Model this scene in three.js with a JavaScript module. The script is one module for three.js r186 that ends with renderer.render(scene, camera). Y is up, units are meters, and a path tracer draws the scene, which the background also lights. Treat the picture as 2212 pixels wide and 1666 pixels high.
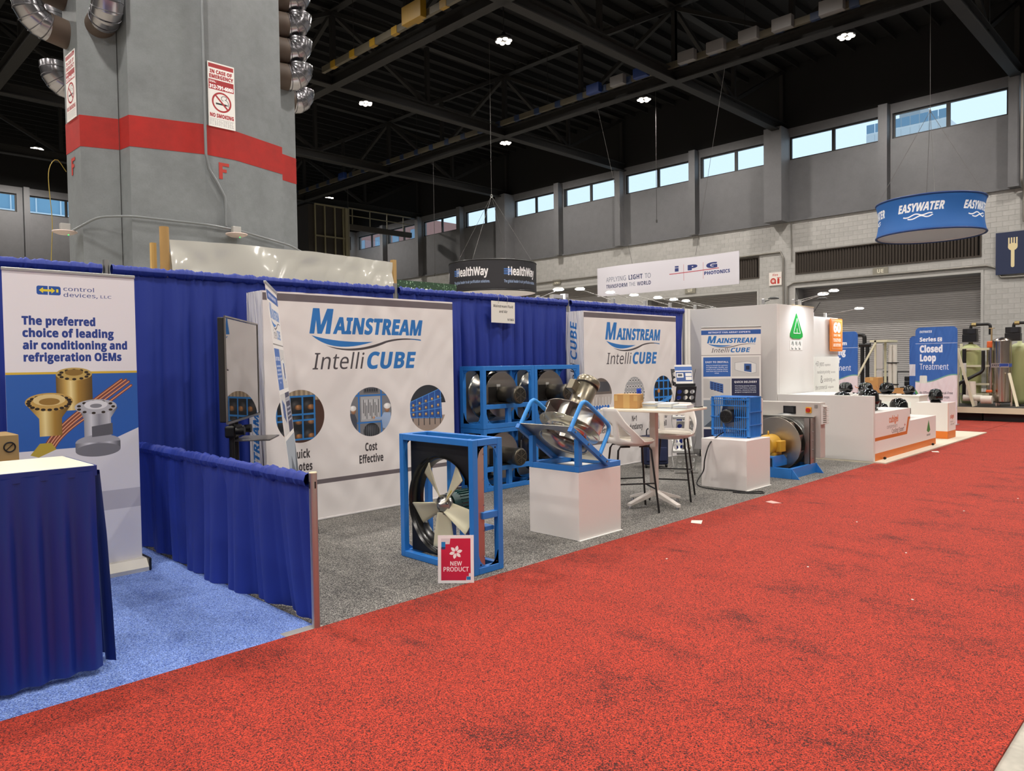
import * as THREE from 'three';
import { mergeGeometries } from 'three/addons/utils/BufferGeometryUtils.js';
import { RoundedBoxGeometry } from 'three/addons/geometries/RoundedBoxGeometry.js';

// ---------- camera, sky, exposure ----------
const renderer = new THREE.WebGLRenderer({ antialias: true });
renderer.toneMapping = THREE.LinearToneMapping;
renderer.toneMappingExposure = 1.28;
renderer.shadowMap.enabled = true;
const scene = new THREE.Scene();
scene.background = new THREE.Color().setRGB(0.84, 0.96, 1.06);   // overcast daylight outside the clerestory windows
const camera = new THREE.PerspectiveCamera(55.06, 2212 / 1666, 0.1, 400);
{
  const m = new THREE.Matrix4().makeBasis(new THREE.Vector3(0.7050, -0.0141, 0.7091), new THREE.Vector3(0.0315, 0.9995, -0.0114), new THREE.Vector3(-0.7085, 0.0303, 0.7050));
  camera.quaternion.setFromRotationMatrix(m).normalize();
  camera.position.set(0, 1.56, 0);
}
// hall lamps: ceiling bay grid of 9.14 m; each lamp is a fitting plus a spot light just under it
const LAMP_Y = 13.7, LAMP_CD = 165, LAMP_COLOR = 0xfff8f0;

// ---------- helpers ----------
const PI = Math.PI, V = (x, y, z) => new THREE.Vector3(x, y, z);
let rs = 12345;
const rnd = () => { rs = (Math.imul(rs, 1664525) + 1013904223) | 0; return (rs >>> 0) / 4294967296; };
const rr = (a, b) => a + (b - a) * rnd();
const hash2 = (x, y, s) => { let h = Math.imul(x, 374761393) ^ Math.imul(y, 668265263) ^ Math.imul(s, 2147483647 - 58); h = Math.imul(h ^ (h >>> 13), 1274126177); return ((h ^ (h >>> 16)) >>> 0) / 4294967296; };
function vnoise(x, y, px, py, s) {            // tileable value noise, periods px, py
  const xi = Math.floor(x), yi = Math.floor(y), fx = x - xi, fy = y - yi, u = fx * fx * (3 - 2 * fx), v = fy * fy * (3 - 2 * fy);
  const m = (a, n) => ((a % n) + n) % n;
  const a = hash2(m(xi, px), m(yi, py), s), b = hash2(m(xi + 1, px), m(yi, py), s), c = hash2(m(xi, px), m(yi + 1, py), s), d = hash2(m(xi + 1, px), m(yi + 1, py), s);
  return a + (b - a) * u + (c - a) * v + (a - b - c + d) * u * v;
}
const n1 = (x, s) => vnoise(x, 0.5, 99991, 7, s);
function clean(g) {
  if (g.index) g = g.toNonIndexed();
  for (const k of Object.keys(g.attributes)) if (!['position', 'normal', 'uv'].includes(k)) g.deleteAttribute(k);
  if (!g.attributes.uv) g.setAttribute('uv', new THREE.BufferAttribute(new Float32Array(g.attributes.position.count * 2), 2));
  g.clearGroups();
  return g;
}
const merge = (a) => (Array.isArray(a) ? (a.length === 1 ? a[0] : mergeGeometries(a.map(clean))) : a);
const used = {};
function numbered(n) { if (used[n] === undefined) { used[n] = 0; return n; } used[n]++; return n + '_' + String(used[n]).padStart(3, '0'); }
function mesh(name, geo, mat, parent) {
  const m = new THREE.Mesh(merge(geo), mat);
  m.castShadow = m.receiveShadow = true;
  m.name = parent ? name : numbered(name);
  (parent || scene).add(m);
  return m;
}
function thing(name, label, category, pos = [0, 0, 0], ry = 0, group) {
  const o = new THREE.Group(); o.name = numbered(name); o.position.set(...pos); o.rotation.y = ry;
  o.userData = { label, category }; if (group) o.userData.group = group;
  scene.add(o); return o;
}
const each = (name, geos, mat, parent) => geos.forEach((g) => mesh(name, g, mat, parent));
const grp = (name, parent, pos = [0, 0, 0]) => { const o = new THREE.Group(); o.name = name; o.position.set(...pos); parent.add(o); return o; };
function tag(o, label, category, group, kind) { o.userData = { label, category }; if (group) o.userData.group = group; if (kind) o.userData.kind = kind; return o; }
const struct = (o, label, category = 'structure') => { o.userData = { ...o.userData, kind: 'structure', label, category }; return o; };
function box(w, h, d, x = 0, y = 0, z = 0, r = 0) {
  const g = r ? new RoundedBoxGeometry(w, h, d, 2, r) : new THREE.BoxGeometry(w, h, d);
  g.translate(x, y, z); return g;
}
const bb = (x0, x1, y0, y1, z0, z1, r = 0) => box(Math.abs(x1 - x0), Math.abs(y1 - y0), Math.abs(z1 - z0), (x0 + x1) / 2, (y0 + y1) / 2, (z0 + z1) / 2, r);
function along(g, a, b) {                      // y-axis geometry centred at origin -> from a to b
  const d = b.clone().sub(a), q = new THREE.Quaternion().setFromUnitVectors(V(0, 1, 0), d.clone().normalize());
  g.applyQuaternion(q); const m = a.clone().add(b).multiplyScalar(0.5); g.translate(m.x, m.y, m.z); return g;
}
function cyl(a, b, r0, r1 = r0, seg = 14, open = false) { return along(new THREE.CylinderGeometry(r1, r0, a.distanceTo(b), seg, 1, open), a, b); }
function bar(a, b, w, h = w) { return along(new THREE.BoxGeometry(w, a.distanceTo(b), h), a, b); }
class Poly extends THREE.Curve {
  constructor(p) { super(); this.p = p; this.l = [0]; for (let i = 1; i < p.length; i++) this.l.push(this.l[i - 1] + p[i].distanceTo(p[i - 1])); }
  getPoint(t, o = V(0, 0, 0)) { const L = t * this.l[this.l.length - 1]; let i = 1; while (i < this.l.length - 1 && this.l[i] < L) i++; const s = (L - this.l[i - 1]) / Math.max(1e-9, this.l[i] - this.l[i - 1]); return o.copy(this.p[i - 1]).lerp(this.p[i], Math.min(1, Math.max(0, s))); }
}
function bent(pts, r, corner = 0.05, seg = 8) { // pipe with rounded corners
  const out = [pts[0]];
  for (let i = 1; i < pts.length - 1; i++) {
    const a = pts[i - 1], b = pts[i], c = pts[i + 1], k = Math.min(corner, a.distanceTo(b) * 0.49, b.distanceTo(c) * 0.49);
    const p = b.clone().add(a.clone().sub(b).setLength(k)), q = b.clone().add(c.clone().sub(b).setLength(k));
    for (let s = 0; s <= 5; s++) { const t = s / 5; out.push(p.clone().multiplyScalar((1 - t) * (1 - t)).add(b.clone().multiplyScalar(2 * t * (1 - t))).add(q.clone().multiplyScalar(t * t))); }
  }
  out.push(pts[pts.length - 1]);
  const list = [];
  const curve = new Poly(out), n = Math.max(6, out.length * 2);
  return new THREE.TubeGeometry(curve, n, r, seg, false);
}
function tube(pts, r, n = 40, seg = 8) { return new THREE.TubeGeometry(new THREE.CatmullRomCurve3(pts), n, r, seg, false); }
const lathe = (prof, seg = 32) => new THREE.LatheGeometry(prof.map(([r, y]) => new THREE.Vector2(Math.max(r, 1e-4), y)), seg);
function poly(pts, depth, holes = [], bevel = 0, cs = 12) { // extruded outline in xy, depth along +z
  const s = new THREE.Shape(pts.map(([x, y]) => new THREE.Vector2(x, y)));
  for (const h of holes) s.holes.push(Array.isArray(h) ? new THREE.Path(h.map(([x, y]) => new THREE.Vector2(x, y))) : h);
  return new THREE.ExtrudeGeometry(s, { depth, bevelEnabled: bevel > 0, bevelSize: bevel, bevelThickness: bevel, bevelSegments: 1, curveSegments: cs });
}
const circ = (x, y, r, n = 24) => Array.from({ length: n }, (_, i) => [x + r * Math.cos(i / n * 2 * PI), y + r * Math.sin(i / n * 2 * PI)]);
const rot = (g, x = 0, y = 0, z = 0) => { if (x) g.rotateX(x); if (y) g.rotateY(y); if (z) g.rotateZ(z); return g; };
const mv = (g, x, y, z) => g.translate(x, y, z);
function uvm(g, s = 1) {                       // uv in metres by the dominant normal
  if (g.index) g = g.toNonIndexed();
  const p = g.attributes.position, n = g.attributes.normal, uv = new Float32Array(p.count * 2);
  for (let i = 0; i < p.count; i++) {
    const ax = Math.abs(n.getX(i)), ay = Math.abs(n.getY(i)), az = Math.abs(n.getZ(i));
    let u, v; if (ay >= ax && ay >= az) { u = p.getX(i); v = p.getZ(i); } else if (ax >= az) { u = p.getZ(i); v = p.getY(i); } else { u = p.getX(i); v = p.getY(i); }
    uv[2 * i] = u / s; uv[2 * i + 1] = v / s;
  }
  g.setAttribute('uv', new THREE.BufferAttribute(uv, 2)); return g;
}
function gridGeo(P, nu, nv, keep, thick = 0) { // surface P(u,v) with optional left-out cells and thickness
  const pts = [], nor = [];
  const at = (i, j) => P(i / nu, j / nv);
  for (let j = 0; j <= nv; j++) for (let i = 0; i <= nu; i++) pts.push(at(i, j));
  const id = (i, j) => j * (nu + 1) + i;
  for (let j = 0; j <= nv; j++) for (let i = 0; i <= nu; i++) {
    const a = pts[id(Math.max(0, i - 1), j)], b = pts[id(Math.min(nu, i + 1), j)], c = pts[id(i, Math.max(0, j - 1))], d = pts[id(i, Math.min(nv, j + 1))];
    nor.push(b.clone().sub(a).cross(d.clone().sub(c)).normalize());
  }
  const ok = (i, j) => i >= 0 && j >= 0 && i < nu && j < nv && (!keep || keep((i + 0.5) / nu, (j + 0.5) / nv));
  const pos = [], uv = [], nn = [], N = pts.length;
  const all = thick ? pts.map((p, k) => p.clone().addScaledVector(nor[k], thick / 2)).concat(pts.map((p, k) => p.clone().addScaledVector(nor[k], -thick / 2))) : pts;
  const tri = [];
  for (let j = 0; j < nv; j++) for (let i = 0; i < nu; i++) if (ok(i, j)) {
    const a = id(i, j), b = id(i + 1, j), c = id(i + 1, j + 1), d = id(i, j + 1);
    tri.push(a, b, c, a, c, d);
    if (thick) {
      tri.push(a + N, c + N, b + N, a + N, d + N, c + N);
      if (!ok(i, j - 1)) tri.push(a, a + N, b + N, a, b + N, b);
      if (!ok(i, j + 1)) tri.push(c, c + N, d + N, c, d + N, d);
      if (!ok(i - 1, j)) tri.push(d, d + N, a + N, d, a + N, a);
      if (!ok(i + 1, j)) tri.push(b, b + N, c + N, b, c + N, c);
    }
  }
  const g = new THREE.BufferGeometry();
  g.setAttribute('position', new THREE.BufferAttribute(new Float32Array(all.flatMap((p) => [p.x, p.y, p.z])), 3));
  const U = []; for (let r = 0; r < (thick ? 2 : 1); r++) for (let j = 0; j <= nv; j++) for (let i = 0; i <= nu; i++) U.push(i / nu, j / nv);
  g.setAttribute('uv', new THREE.BufferAttribute(new Float32Array(U), 2));
  g.setIndex(tri); g.computeVertexNormals(); return g;
}
// ---------- textures ----------
function dataTex(w, h, fn, srgb = true) {
  const d = new Uint8Array(w * h * 4);
  for (let y = 0; y < h; y++) for (let x = 0; x < w; x++) { const c = fn(x, y), i = 4 * (y * w + x); d[i] = c[0]; d[i + 1] = c[1]; d[i + 2] = c[2]; d[i + 3] = 255; }
  const t = new THREE.DataTexture(d, w, h); t.magFilter = THREE.LinearFilter; t.minFilter = THREE.LinearMipmapLinearFilter; t.generateMipmaps = true;
  t.wrapS = t.wrapT = THREE.RepeatWrapping; if (srgb) t.colorSpace = THREE.SRGBColorSpace; t.needsUpdate = true; return t;
}
function canvasTex(w, h, draw) {
  const c = document.createElement('canvas'); c.width = w; c.height = h; const x = c.getContext('2d'); draw(x, w, h);
  const t = new THREE.CanvasTexture(c); t.colorSpace = THREE.SRGBColorSpace; t.anisotropy = 8; return t;
}
// text: opts w = fit to width, h = cap height in px, weight, skew, align, family
function text(x, s, px, py, h, color, o = {}) {
  x.save(); x.font = `${o.weight || 'bold'} ${h / 0.72}px ${o.family || 'sans-serif'}`; x.fillStyle = color; x.textBaseline = 'alphabetic';
  const m = x.measureText(s).width, k = o.w ? o.w / m : (o.kx || 1);
  const ox = o.align === 'center' ? -m * k / 2 : o.align === 'right' ? -m * k : 0;
  x.translate(px + ox, py); x.transform(k, 0, -(o.skew || 0), 1, 0, 0);
  if (o.stroke) { x.strokeStyle = o.strokeColor || color; x.lineWidth = o.stroke; x.lineJoin = 'round'; x.strokeText(s, 0, 0); }
  x.fillText(s, 0, 0); x.restore(); return m * k;
}
const rectc = (x, c, a, b, w, h) => { x.fillStyle = c; x.fillRect(a, b, w, h); };
function path(x, pts, fill, stroke, lw) { x.beginPath(); pts.forEach((p, i) => (i ? x.lineTo(p[0], p[1]) : x.moveTo(p[0], p[1]))); x.closePath(); if (fill) { x.fillStyle = fill; x.fill(); } if (stroke) { x.strokeStyle = stroke; x.lineWidth = lw; x.stroke(); } }
function slab(w, h, t) {                       // print on +z face; all other faces take the colour of the print's corner
  const g = new THREE.BoxGeometry(w, h, t).toNonIndexed(), uv = g.attributes.uv, n = g.attributes.normal;
  for (let i = 0; i < uv.count; i++) if (n.getZ(i) < 0.5) uv.setXY(i, 0.004, 0.004);
  return g;
}
// ---------- materials ----------
const mats = {};
function M(hex, rough = 0.6, metal = 0, o = {}) {
  const k = hex + rough + metal + JSON.stringify(o);
  return mats[k] ||= new THREE.MeshPhysicalMaterial({ color: hex, roughness: rough, metalness: metal, ...o });
}
const P = (tex, rough = 0.6, o = {}) => new THREE.MeshPhysicalMaterial({ map: tex, roughness: rough, ...o });
const noiseGray = dataTex(512, 512, (x, y) => { const v = 128 + 60 * (vnoise(x / 8, y / 8, 64, 64, 1) - 0.5) + 40 * (vnoise(x / 2, y / 2, 256, 256, 2) - 0.5) + 70 * (vnoise(x / 64, y / 64, 8, 8, 3) - 0.5); return [v, v, v]; }, false);
function paint(hex, rough, amt = 0.05, o = {}) { // painted surface with faint mottling, uv in metres
  const c = new THREE.Color(hex).convertLinearToSRGB(), b = [c.r * 255, c.g * 255, c.b * 255];
  const t = dataTex(512, 512, (x, y) => { const v = 1 + amt * 2 * (0.5 * vnoise(x / 64, y / 64, 8, 8, 5) + 0.3 * vnoise(x / 16, y / 16, 32, 32, 6) + 0.2 * vnoise(x / 3, y / 3, 171, 171, 7) - 0.5); return b.map((q) => Math.min(255, q * v)); });
  return new THREE.MeshPhysicalMaterial({ map: t, roughness: rough, bumpMap: noiseGray, bumpScale: o.bump ?? 0.002, ...(o.m || {}) });
}
const BLUE = M('#2c7acb', 0.36), BLUE_D = BLUE;
const WHITE = M('#e6e3de', 0.45), WHITE_G = M('#ecebe8', 0.35), BLACK = M('#101011', 0.45), BLACK_G = M('#0b0b0c', 0.2), CHROME = M('#c9cacc', 0.16, 1), STEEL = M('#a9a8a4', 0.3, 1), GALV = M('#aeb0ae', 0.34, 1);
const ALU = M('#c9c9c8', 0.4, 0.85), GREYP = M('#b9b7b4', 0.5), CREAM = M('#dcd9bd', 0.5), CARTON = M('#b98d55', 0.8), TAPE = M('#c9a468', 0.35);
const glass = new THREE.MeshPhysicalMaterial({ color: '#eef6fb', roughness: 0.02, transmission: 1, thickness: 0 });
// ---------- floors ----------
const X1 = 33.9, ZF = -51.3, X0 = -24, ZN = 14, ROOF = 15.2;
function carpetTex(size, metres, seed, tones, patchAmt) {
  // yarn loops about 7 mm: each loop takes one of the tones; worn, trodden patches in larger noise
  const cell = size / (metres / 0.0044), n = Math.round(size / cell);
  return dataTex(size, size, (x, y) => {
    const wx = x + 2.2 * (vnoise(x / 6, y / 6, Math.round(size / 6), Math.round(size / 6), seed + 3) - 0.5) * 1.6, wy = y + 2.2 * (vnoise(x / 6, y / 6, Math.round(size / 6), Math.round(size / 6), seed + 4) - 0.5) * 1.6;
    const cx = ((Math.floor(wx / cell) % n) + n) % n, cy = ((Math.floor(wy / cell) % n) + n) % n;
    const patch = 0.6 * vnoise(x * 12 / size, y * 5 / size, 12, 5, seed + 9) + 0.4 * vnoise(x * 40 / size, y * 30 / size, 40, 30, seed + 8) - 0.5;
    const r = hash2(cx, cy, seed) + patchAmt * Math.max(0, -patch - 0.12);
    let i = 0; while (i < tones.length - 1 && r > tones[i][0]) i++;
    const c = tones[i][1], v = 0.86 + 0.28 * hash2(cx, cy, seed + 1) + 0.1 * patch + 0.16 * (hash2(x, y, seed + 2) - 0.5);
    return c.map((q) => Math.max(0, Math.min(255, q * v)));
  });
}
const pileBump = dataTex(512, 512, (x, y) => { const v = 255 * (0.6 * vnoise(x / 2, y / 2, 256, 256, 21) + 0.4 * vnoise(x / 5, y / 5, 102, 102, 22)); return [v, v, v]; }, false);
pileBump.repeat.set(4, 4);
const carpetMat = (t) => new THREE.MeshPhysicalMaterial({ map: t, roughness: 0.96, bumpMap: pileBump, bumpScale: 0.004 });
const redMat = carpetMat(carpetTex(2048, 2.7, 31, [[0.5, [180, 56, 34]], [0.8, [138, 38, 24]], [2, [66, 20, 14]]], 0.8));
const greyMat = carpetMat(carpetTex(2048, 2.7, 57, [[0.30, [168, 164, 156]], [0.62, [112, 109, 104]], [2, [58, 57, 57]]], 0.35));
const blueMat = carpetMat(carpetTex(2048, 2.7, 83, [[0.45, [134, 160, 216]], [0.8, [104, 132, 200]], [2, [64, 90, 164]]], 0.6));
function carpet(name, label, x0, x1, z0, z1, mat, y1 = 0.008) {
  const o = mesh(name, uvm(bb(x0, x1, 0.0005, y1, z0, z1), 2.7), mat); return tag(o, label, 'carpet');
}
const concrete = paint('#a9a498', 0.55, 0.22, { bump: 0.001 });
struct(mesh('floor', uvm(bb(X0 - 0.3, X1 + 0.3, -0.3, 0, ZF - 0.3, ZN + 0.3), 3), concrete), 'bare grey concrete floor of the exhibition hall');
carpet('red_carpet', 'long red speckled aisle carpet running past the booths', -14, 20.58, -3.885, -0.66, redMat, 0.012);
carpet('red_cross_carpet', 'far strip of red carpet crossing in front of the water treatment skid', 17.6, 20.55, -9.5, -3.9, redMat, 0.0118);
carpet('grey_carpet', 'grey speckled carpet under the fan display booth', 2.27, 11.42, -7.02, -3.889, greyMat);
carpet('blue_carpet', 'light blue carpet of the booth beside the skirted table', -6, 2.26, -7.02, -3.889, blueMat);
tag(mesh('booth_floor', uvm(bb(11.43, 17.3, 0.0005, 0.03, -7.0, -3.72), 3), M('#d8d0bd', 0.5)), 'pale beige raised floor under the white compressor counters', 'floor panel');
tag(mesh('dark_carpet', uvm(bb(21.3, 33.4, 0.0005, 0.01, -16, 4), 3), M('#3c3a3d', 0.95)), 'dark grey carpet under the water treatment booth', 'carpet');

// ---------- walls of the hall ----------
const wallGrey = paint('#6b6b6d', 0.5, 0.05), blockPaint = [paint('#b3b1ad', 0.5, 0.05), paint('#b0aeaa', 0.5, 0.06), paint('#b6b4b0', 0.48, 0.05)], mortar = M('#a5a39f', 0.8), upperBlack = M('#0b0a0a', 0.9);
const R4 = (a, b, c, d) => [[a, c], [b, c], [b, d], [a, d]];
const WB = 10.83, WT = 11.9, BLK = 7.98;
// pilaster positions on the long wall, z
const PZ = [7.35, 2.8, -1.75, -6.38, -11.05, -15.7, -20.2, -24.9, -29.4, -33.75, -38.3, -42.9, -47.25, ZF];
const bigP = new Set([-15.7, -33.75, 2.8]);
const doors = [[-15.0, -7.52, 4.87], [-23.2, -16.9, 4.87], [-33.3, -25.95, 6.0]];
const vents = [[-15.0, -7.5, 5.5, 6.53], [-22.5, -16.78, 5.5, 6.53]];
const winR = [];
for (let i = 0; i < PZ.length - 1; i++) winR.push([PZ[i + 1] + (bigP.has(PZ[i + 1]) ? 0.42 : 0.26), PZ[i] - (bigP.has(PZ[i]) ? 0.42 : 0.26)]);
{ // right wall: shape in (-z, y) so the extrusion runs along +x
  const holes = [...doors.map(([a, b, h]) => R4(-b, -a, 0.001, h)), ...vents.map(([a, b, c, d]) => R4(-b, -a, c, d)), ...winR.map(([a, b]) => R4(-b, -a, WB, WT))];
  const up = poly(R4(-ZN, -ZF, BLK, 12.3), 0.35, holes.slice(5)), low = poly(R4(-ZN, -ZF, 0, BLK), 0.35, holes.slice(0, 5));
  for (const g of [up, low]) { g.rotateY(PI / 2); g.translate(X1, 0, 0); }
  const w = new THREE.Group(); w.name = 'wall_right'; scene.add(w); struct(w, 'long side wall of painted block with grey panels and high windows');
  mesh('upper_panel', uvm(up, 2), wallGrey, w);
  mesh('block_backing', low, mortar, w);
  mesh('roof_edge', bb(X1, X1 + 0.35, 12.3, ROOF, ZF, ZN), upperBlack, w);
  mesh('base_ledge', uvm(bb(X1 - 0.1, X1, BLK - 0.02, BLK + 0.06, ZF, ZN), 2), wallGrey, w);
  // blocks 0.4 x 0.2 in running bond, cut at the openings, joints recessed 6 mm
  const stuffG = [0, 1, 2].map(() => []), list = [], geoB = uvm(new RoundedBoxGeometry(0.03, 0.194, 0.394, 1, 0.003), 1);
  for (let r = 8; r < 40; r++) {
    const y = r * 0.1995 + 0.1; let spans = [[ZF + 0.01, -3]];
    for (const [p, q, lo, hi] of [...doors.map(([p, q, h]) => [p - 0.1, q + 0.1, 0, h + 0.1]), ...vents]) if (y + 0.097 > lo && y - 0.097 < hi) spans = spans.flatMap(([m, n]) => (q <= m || p >= n ? [[m, n]] : [[m, p], [q, n]].filter(([c, d]) => d - c > 0.03)));
    for (const [m, n] of spans) for (let k = Math.floor((-n - 3) / 0.4) - 2; k < 140; k++) {
      const z1 = Math.min(n, -3 - k * 0.4 - (r % 2) * 0.2), z0 = Math.max(m, -3 - (k + 1) * 0.4 - (r % 2) * 0.2); if (z1 - z0 < 0.03) continue;
      list.push([y, (z0 + z1) / 2, z1 - z0, Math.floor(hash2(r, k, 5) * 3)]);
    }
  }
  list.sort((p, q) => q[1] - p[1]);
  let cnt = 0;
  for (const [y, z, l, c] of list) {
    if (cnt < 300 && z < -5.0 && y > 2.4 && l > 0.39) { cnt++; const m = mesh('block', geoB, blockPaint[c], w); m.position.set(X1 + 0.009, y, z); }
    else stuffG[c].push(uvm(box(0.03, 0.194, l - 0.006, X1 + 0.009, y, z), 1));
  }
  stuffG.forEach((q, i) => { const m = mesh('far_blocks', q, blockPaint[i], w); m.userData.kind = 'stuff'; });
}
function sideWall(name, label, g) { struct(mesh(name, uvm(g, 2), wallGrey), label); }
// far wall with its own clerestory
const winF = []; for (let x = X1 - 0.5; x > X0 + 2; x -= 4.55) winF.push([x - 4.2, x]);
winF.splice(0, winF.length); for (let i = 0; i < 13; i++) { const b = X1 - 0.15 - i * 4.57; winF.push([b - 4.25, b - 0.3]); }
{
  const g = poly(R4(X0, X1, 0, 12.3), 0.35, winF.filter(([a]) => a > X0).map(([a, b]) => R4(a, b, WB, WT)));
  g.translate(0, 0, ZF - 0.35);
  const w = new THREE.Group(); w.name = 'wall_back'; scene.add(w); struct(w, 'far end wall of the hall with high windows');
  mesh('panel', uvm(g, 2), wallGrey, w);
  mesh('roof_edge', bb(X0, X1, 12.3, ROOF, ZF - 0.35, ZF), upperBlack, w);
  for (let i = 1; i < 13; i++) mesh('pilaster', bb(X1 - i * 4.57 - 0.15, X1 - i * 4.57 + 0.15, 0, 12.3, ZF, ZF + 0.3), wallGrey, w);
}
sideWall('wall_left', 'side wall of the hall left of the camera', bb(X0 - 0.35, X0, 0, ROOF, ZF, ZN));
sideWall('wall_front', 'end wall of the hall behind the camera', bb(X0, X1, 0, ROOF, ZN, ZN + 0.35));
struct(mesh('ceiling', bb(X0 - 0.35, X1 + 0.35, ROOF, ROOF + 0.3, ZF - 0.35, ZN + 0.35), M('#060606', 0.95)), 'black roof deck high above the hall');
// pilasters of the long wall
PZ.forEach((z, i) => {
  if (z > 1 || z === ZF) { if (z === ZF) return; }
  const big = bigP.has(z), w = big ? 0.85 : 0.36, d = big ? 0.85 : 0.42;
  const o = mesh('trim_' + (i + 1), uvm(bb(X1 - d, X1, BLK - (big ? 0.03 : 0), 12.25, z - w / 2, z + w / 2, 0), 2), wallGrey);
  struct(o, big ? 'broad grey concrete column face on the long wall' : 'narrow grey pilaster between two high windows', 'pilaster');
});
// clerestory windows: frame, mullion, two panes each
const frameMat = M('#2e2c2b', 0.5, 0.3);
let wn = 0;
function windowUnit(alongZ, a, b, fix, label) {
  const o = new THREE.Group(); o.name = 'window_' + (++wn); scene.add(o); struct(o, label, 'window');
  const m = (a + b) / 2, f = 0.07, d0 = 0.1, d1 = 0.2;
  const B = (p, q, y0, y1, t0 = d0, t1 = d1) => (alongZ ? bb(fix + t0, fix + t1, y0, y1, p, q) : bb(p, q, y0, y1, fix - t1, fix - t0));
  mesh('frame', [B(a, b, WB, WB + f), B(a, b, WT - f, WT), B(a, a + f, WB + f, WT - f), B(b - f, b, WB + f, WT - f)], frameMat, o);
  mesh('mullion', B(m - 0.07, m + 0.07, WB + f, WT - f), frameMat, o);
  mesh('pane', B(a + f, m - 0.07, WB + f, WT - f, 0.14, 0.15), glass, o);
  mesh('pane', B(m + 0.07, b - f, WB + f, WT - f, 0.14, 0.15), glass, o);
}
winR.forEach(([a, b]) => windowUnit(true, a, b, X1, 'high two-pane window in the long side wall'));
winF.filter(([a]) => a > -2).forEach(([a, b]) => windowUnit(false, a, b, ZF, 'high two-pane window in the far end wall'));

// roll-up doors, louvres, wall conduits
const slatMat = M('#a8a4a2', 0.5, 0.1), doorBrown = M('#3a3431', 0.7);
function ribbed(z0, z1, y0, y1, x, pitch, amp) {  // corrugated curtain
  const n = Math.round((y1 - y0) / pitch), prof = [];
  for (let i = 0; i < n; i++) { const y = y0 + i * pitch; prof.push([0, y], [amp, y + pitch * 0.25], [amp, y + pitch * 0.7], [0, y + pitch * 0.95]); }
  prof.push([-0.04, y0 + n * pitch], [-0.04, y0]);
  const g = poly(prof.map(([a, b]) => [-a, b]), z1 - z0); g.translate(x, 0, z0); return g;
}
doors.forEach(([a, b, h], i) => {
  const o = new THREE.Group(); o.name = 'door_' + (i + 1); scene.add(o);
  struct(o, ['grey roll-up dock door under the long louvre', 'roll-up dock door behind the hanging white banner', 'dark roll-up dock door behind the black ring sign'][i], 'door');
  mesh('curtain', ribbed(a, b, 0.002, h + 0.2, X1 + 0.98, 0.088, 0.022), slatMat, o);
  mesh('reveal', [bb(X1 + 0.36, X1 + 1.1, 0, h + 0.4, a - 0.3, a), bb(X1 + 0.36, X1 + 1.1, 0, h + 0.4, b, b + 0.3), bb(X1 + 0.36, X1 + 1.1, h, h + 0.4, a, b)], M('#8f8c89', 0.7), o);
  mesh('frame', [bb(X1 - 0.02, X1 + 0.06, 0, h + 0.1, a - 0.1, a), bb(X1 - 0.02, X1 + 0.06, 0, h + 0.1, b, b + 0.1), bb(X1 - 0.02, X1 + 0.06, h, h + 0.1, a, b)], blockPaint[0], o);
});
vents.forEach(([a, b, c, d], i) => {
  const o = thing('wall_louvre', ['long dark louvre above the grey roll-up door', 'dark louvre partly hidden behind the hanging white banner'][i], 'louvre', [0, 0, 0]);
  const fm = M('#4a423b', 0.6, 0.3);
  mesh('frame', [bb(X1 - 0.03, X1 + 0.1, c, c + 0.05, a, b), bb(X1 - 0.03, X1 + 0.1, d - 0.05, d, a, b), bb(X1 - 0.03, X1 + 0.1, c + 0.05, d - 0.05, a, a + 0.05), bb(X1 - 0.03, X1 + 0.1, c + 0.05, d - 0.05, b - 0.05, b)], fm, o);
  mesh('backing', bb(X1 + 0.12, X1 + 0.16, c, d, a, b), M('#1d1916', 0.9), o);
  const g = rot(box(0.012, d - c - 0.1, 0.1), 0, 0.7, 0), n = Math.floor((b - a) / 0.125);
  for (let k = 0; k < n; k++) { const m = mesh('slat', g, fm, o); m.position.set(X1 + 0.04, (c + d) / 2, a + 0.09 + k * (b - a - 0.16) / n); }
});
const conduit = M('#8f8b84', 0.45, 0.5);
function pipeThing(name, label, pts, r, mat = conduit, corner = 0.15) { return tag(mesh(name, bent(pts.map((p) => V(...p)), r, corner), mat), label, 'conduit'); }
pipeThing('wall_conduit', 'grey conduit running above the grey roll-up door', [[X1 - 0.06, 0.5, -15.35], [X1 - 0.06, 5.12, -15.35], [X1 - 0.06, 5.12, -7.0], [X1 - 0.06, 4.6, -6.9], [X1 - 0.06, 4.6, -4]], 0.04);
pipeThing('wall_conduit', 'grey conduit turning down beside the red and white fire sign', [[X1 - 0.06, 6.55, -23.5], [X1 - 0.06, 6.62, -16.4], [X1 - 0.06, 6.62, -15.55], [X1 - 0.06, 3.0, -15.55]], 0.045);
pipeThing('wall_conduit', 'short grey conduit on the pilaster above the fork sign', [[X1 - 0.5, 12.1, -6.1], [X1 - 0.5, 8.1, -6.1], [X1 - 0.08, 7.9, -6.1], [X1 - 0.08, 6.6, -6.1], [X1 - 0.08, 6.6, -4]], 0.05);
pipeThing('wall_conduit', 'straight grey conduit under the narrow panels left of the white banner', [[X1 - 0.06, 6.45, -50], [X1 - 0.06, 6.5, -24]], 0.04);
pipeThing('wall_conduit', 'thin vertical rod hanging on the block wall above the long louvre', [[X1 - 0.05, 7.9, -15.15], [X1 - 0.05, 6.1, -15.15]], 0.025);
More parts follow.
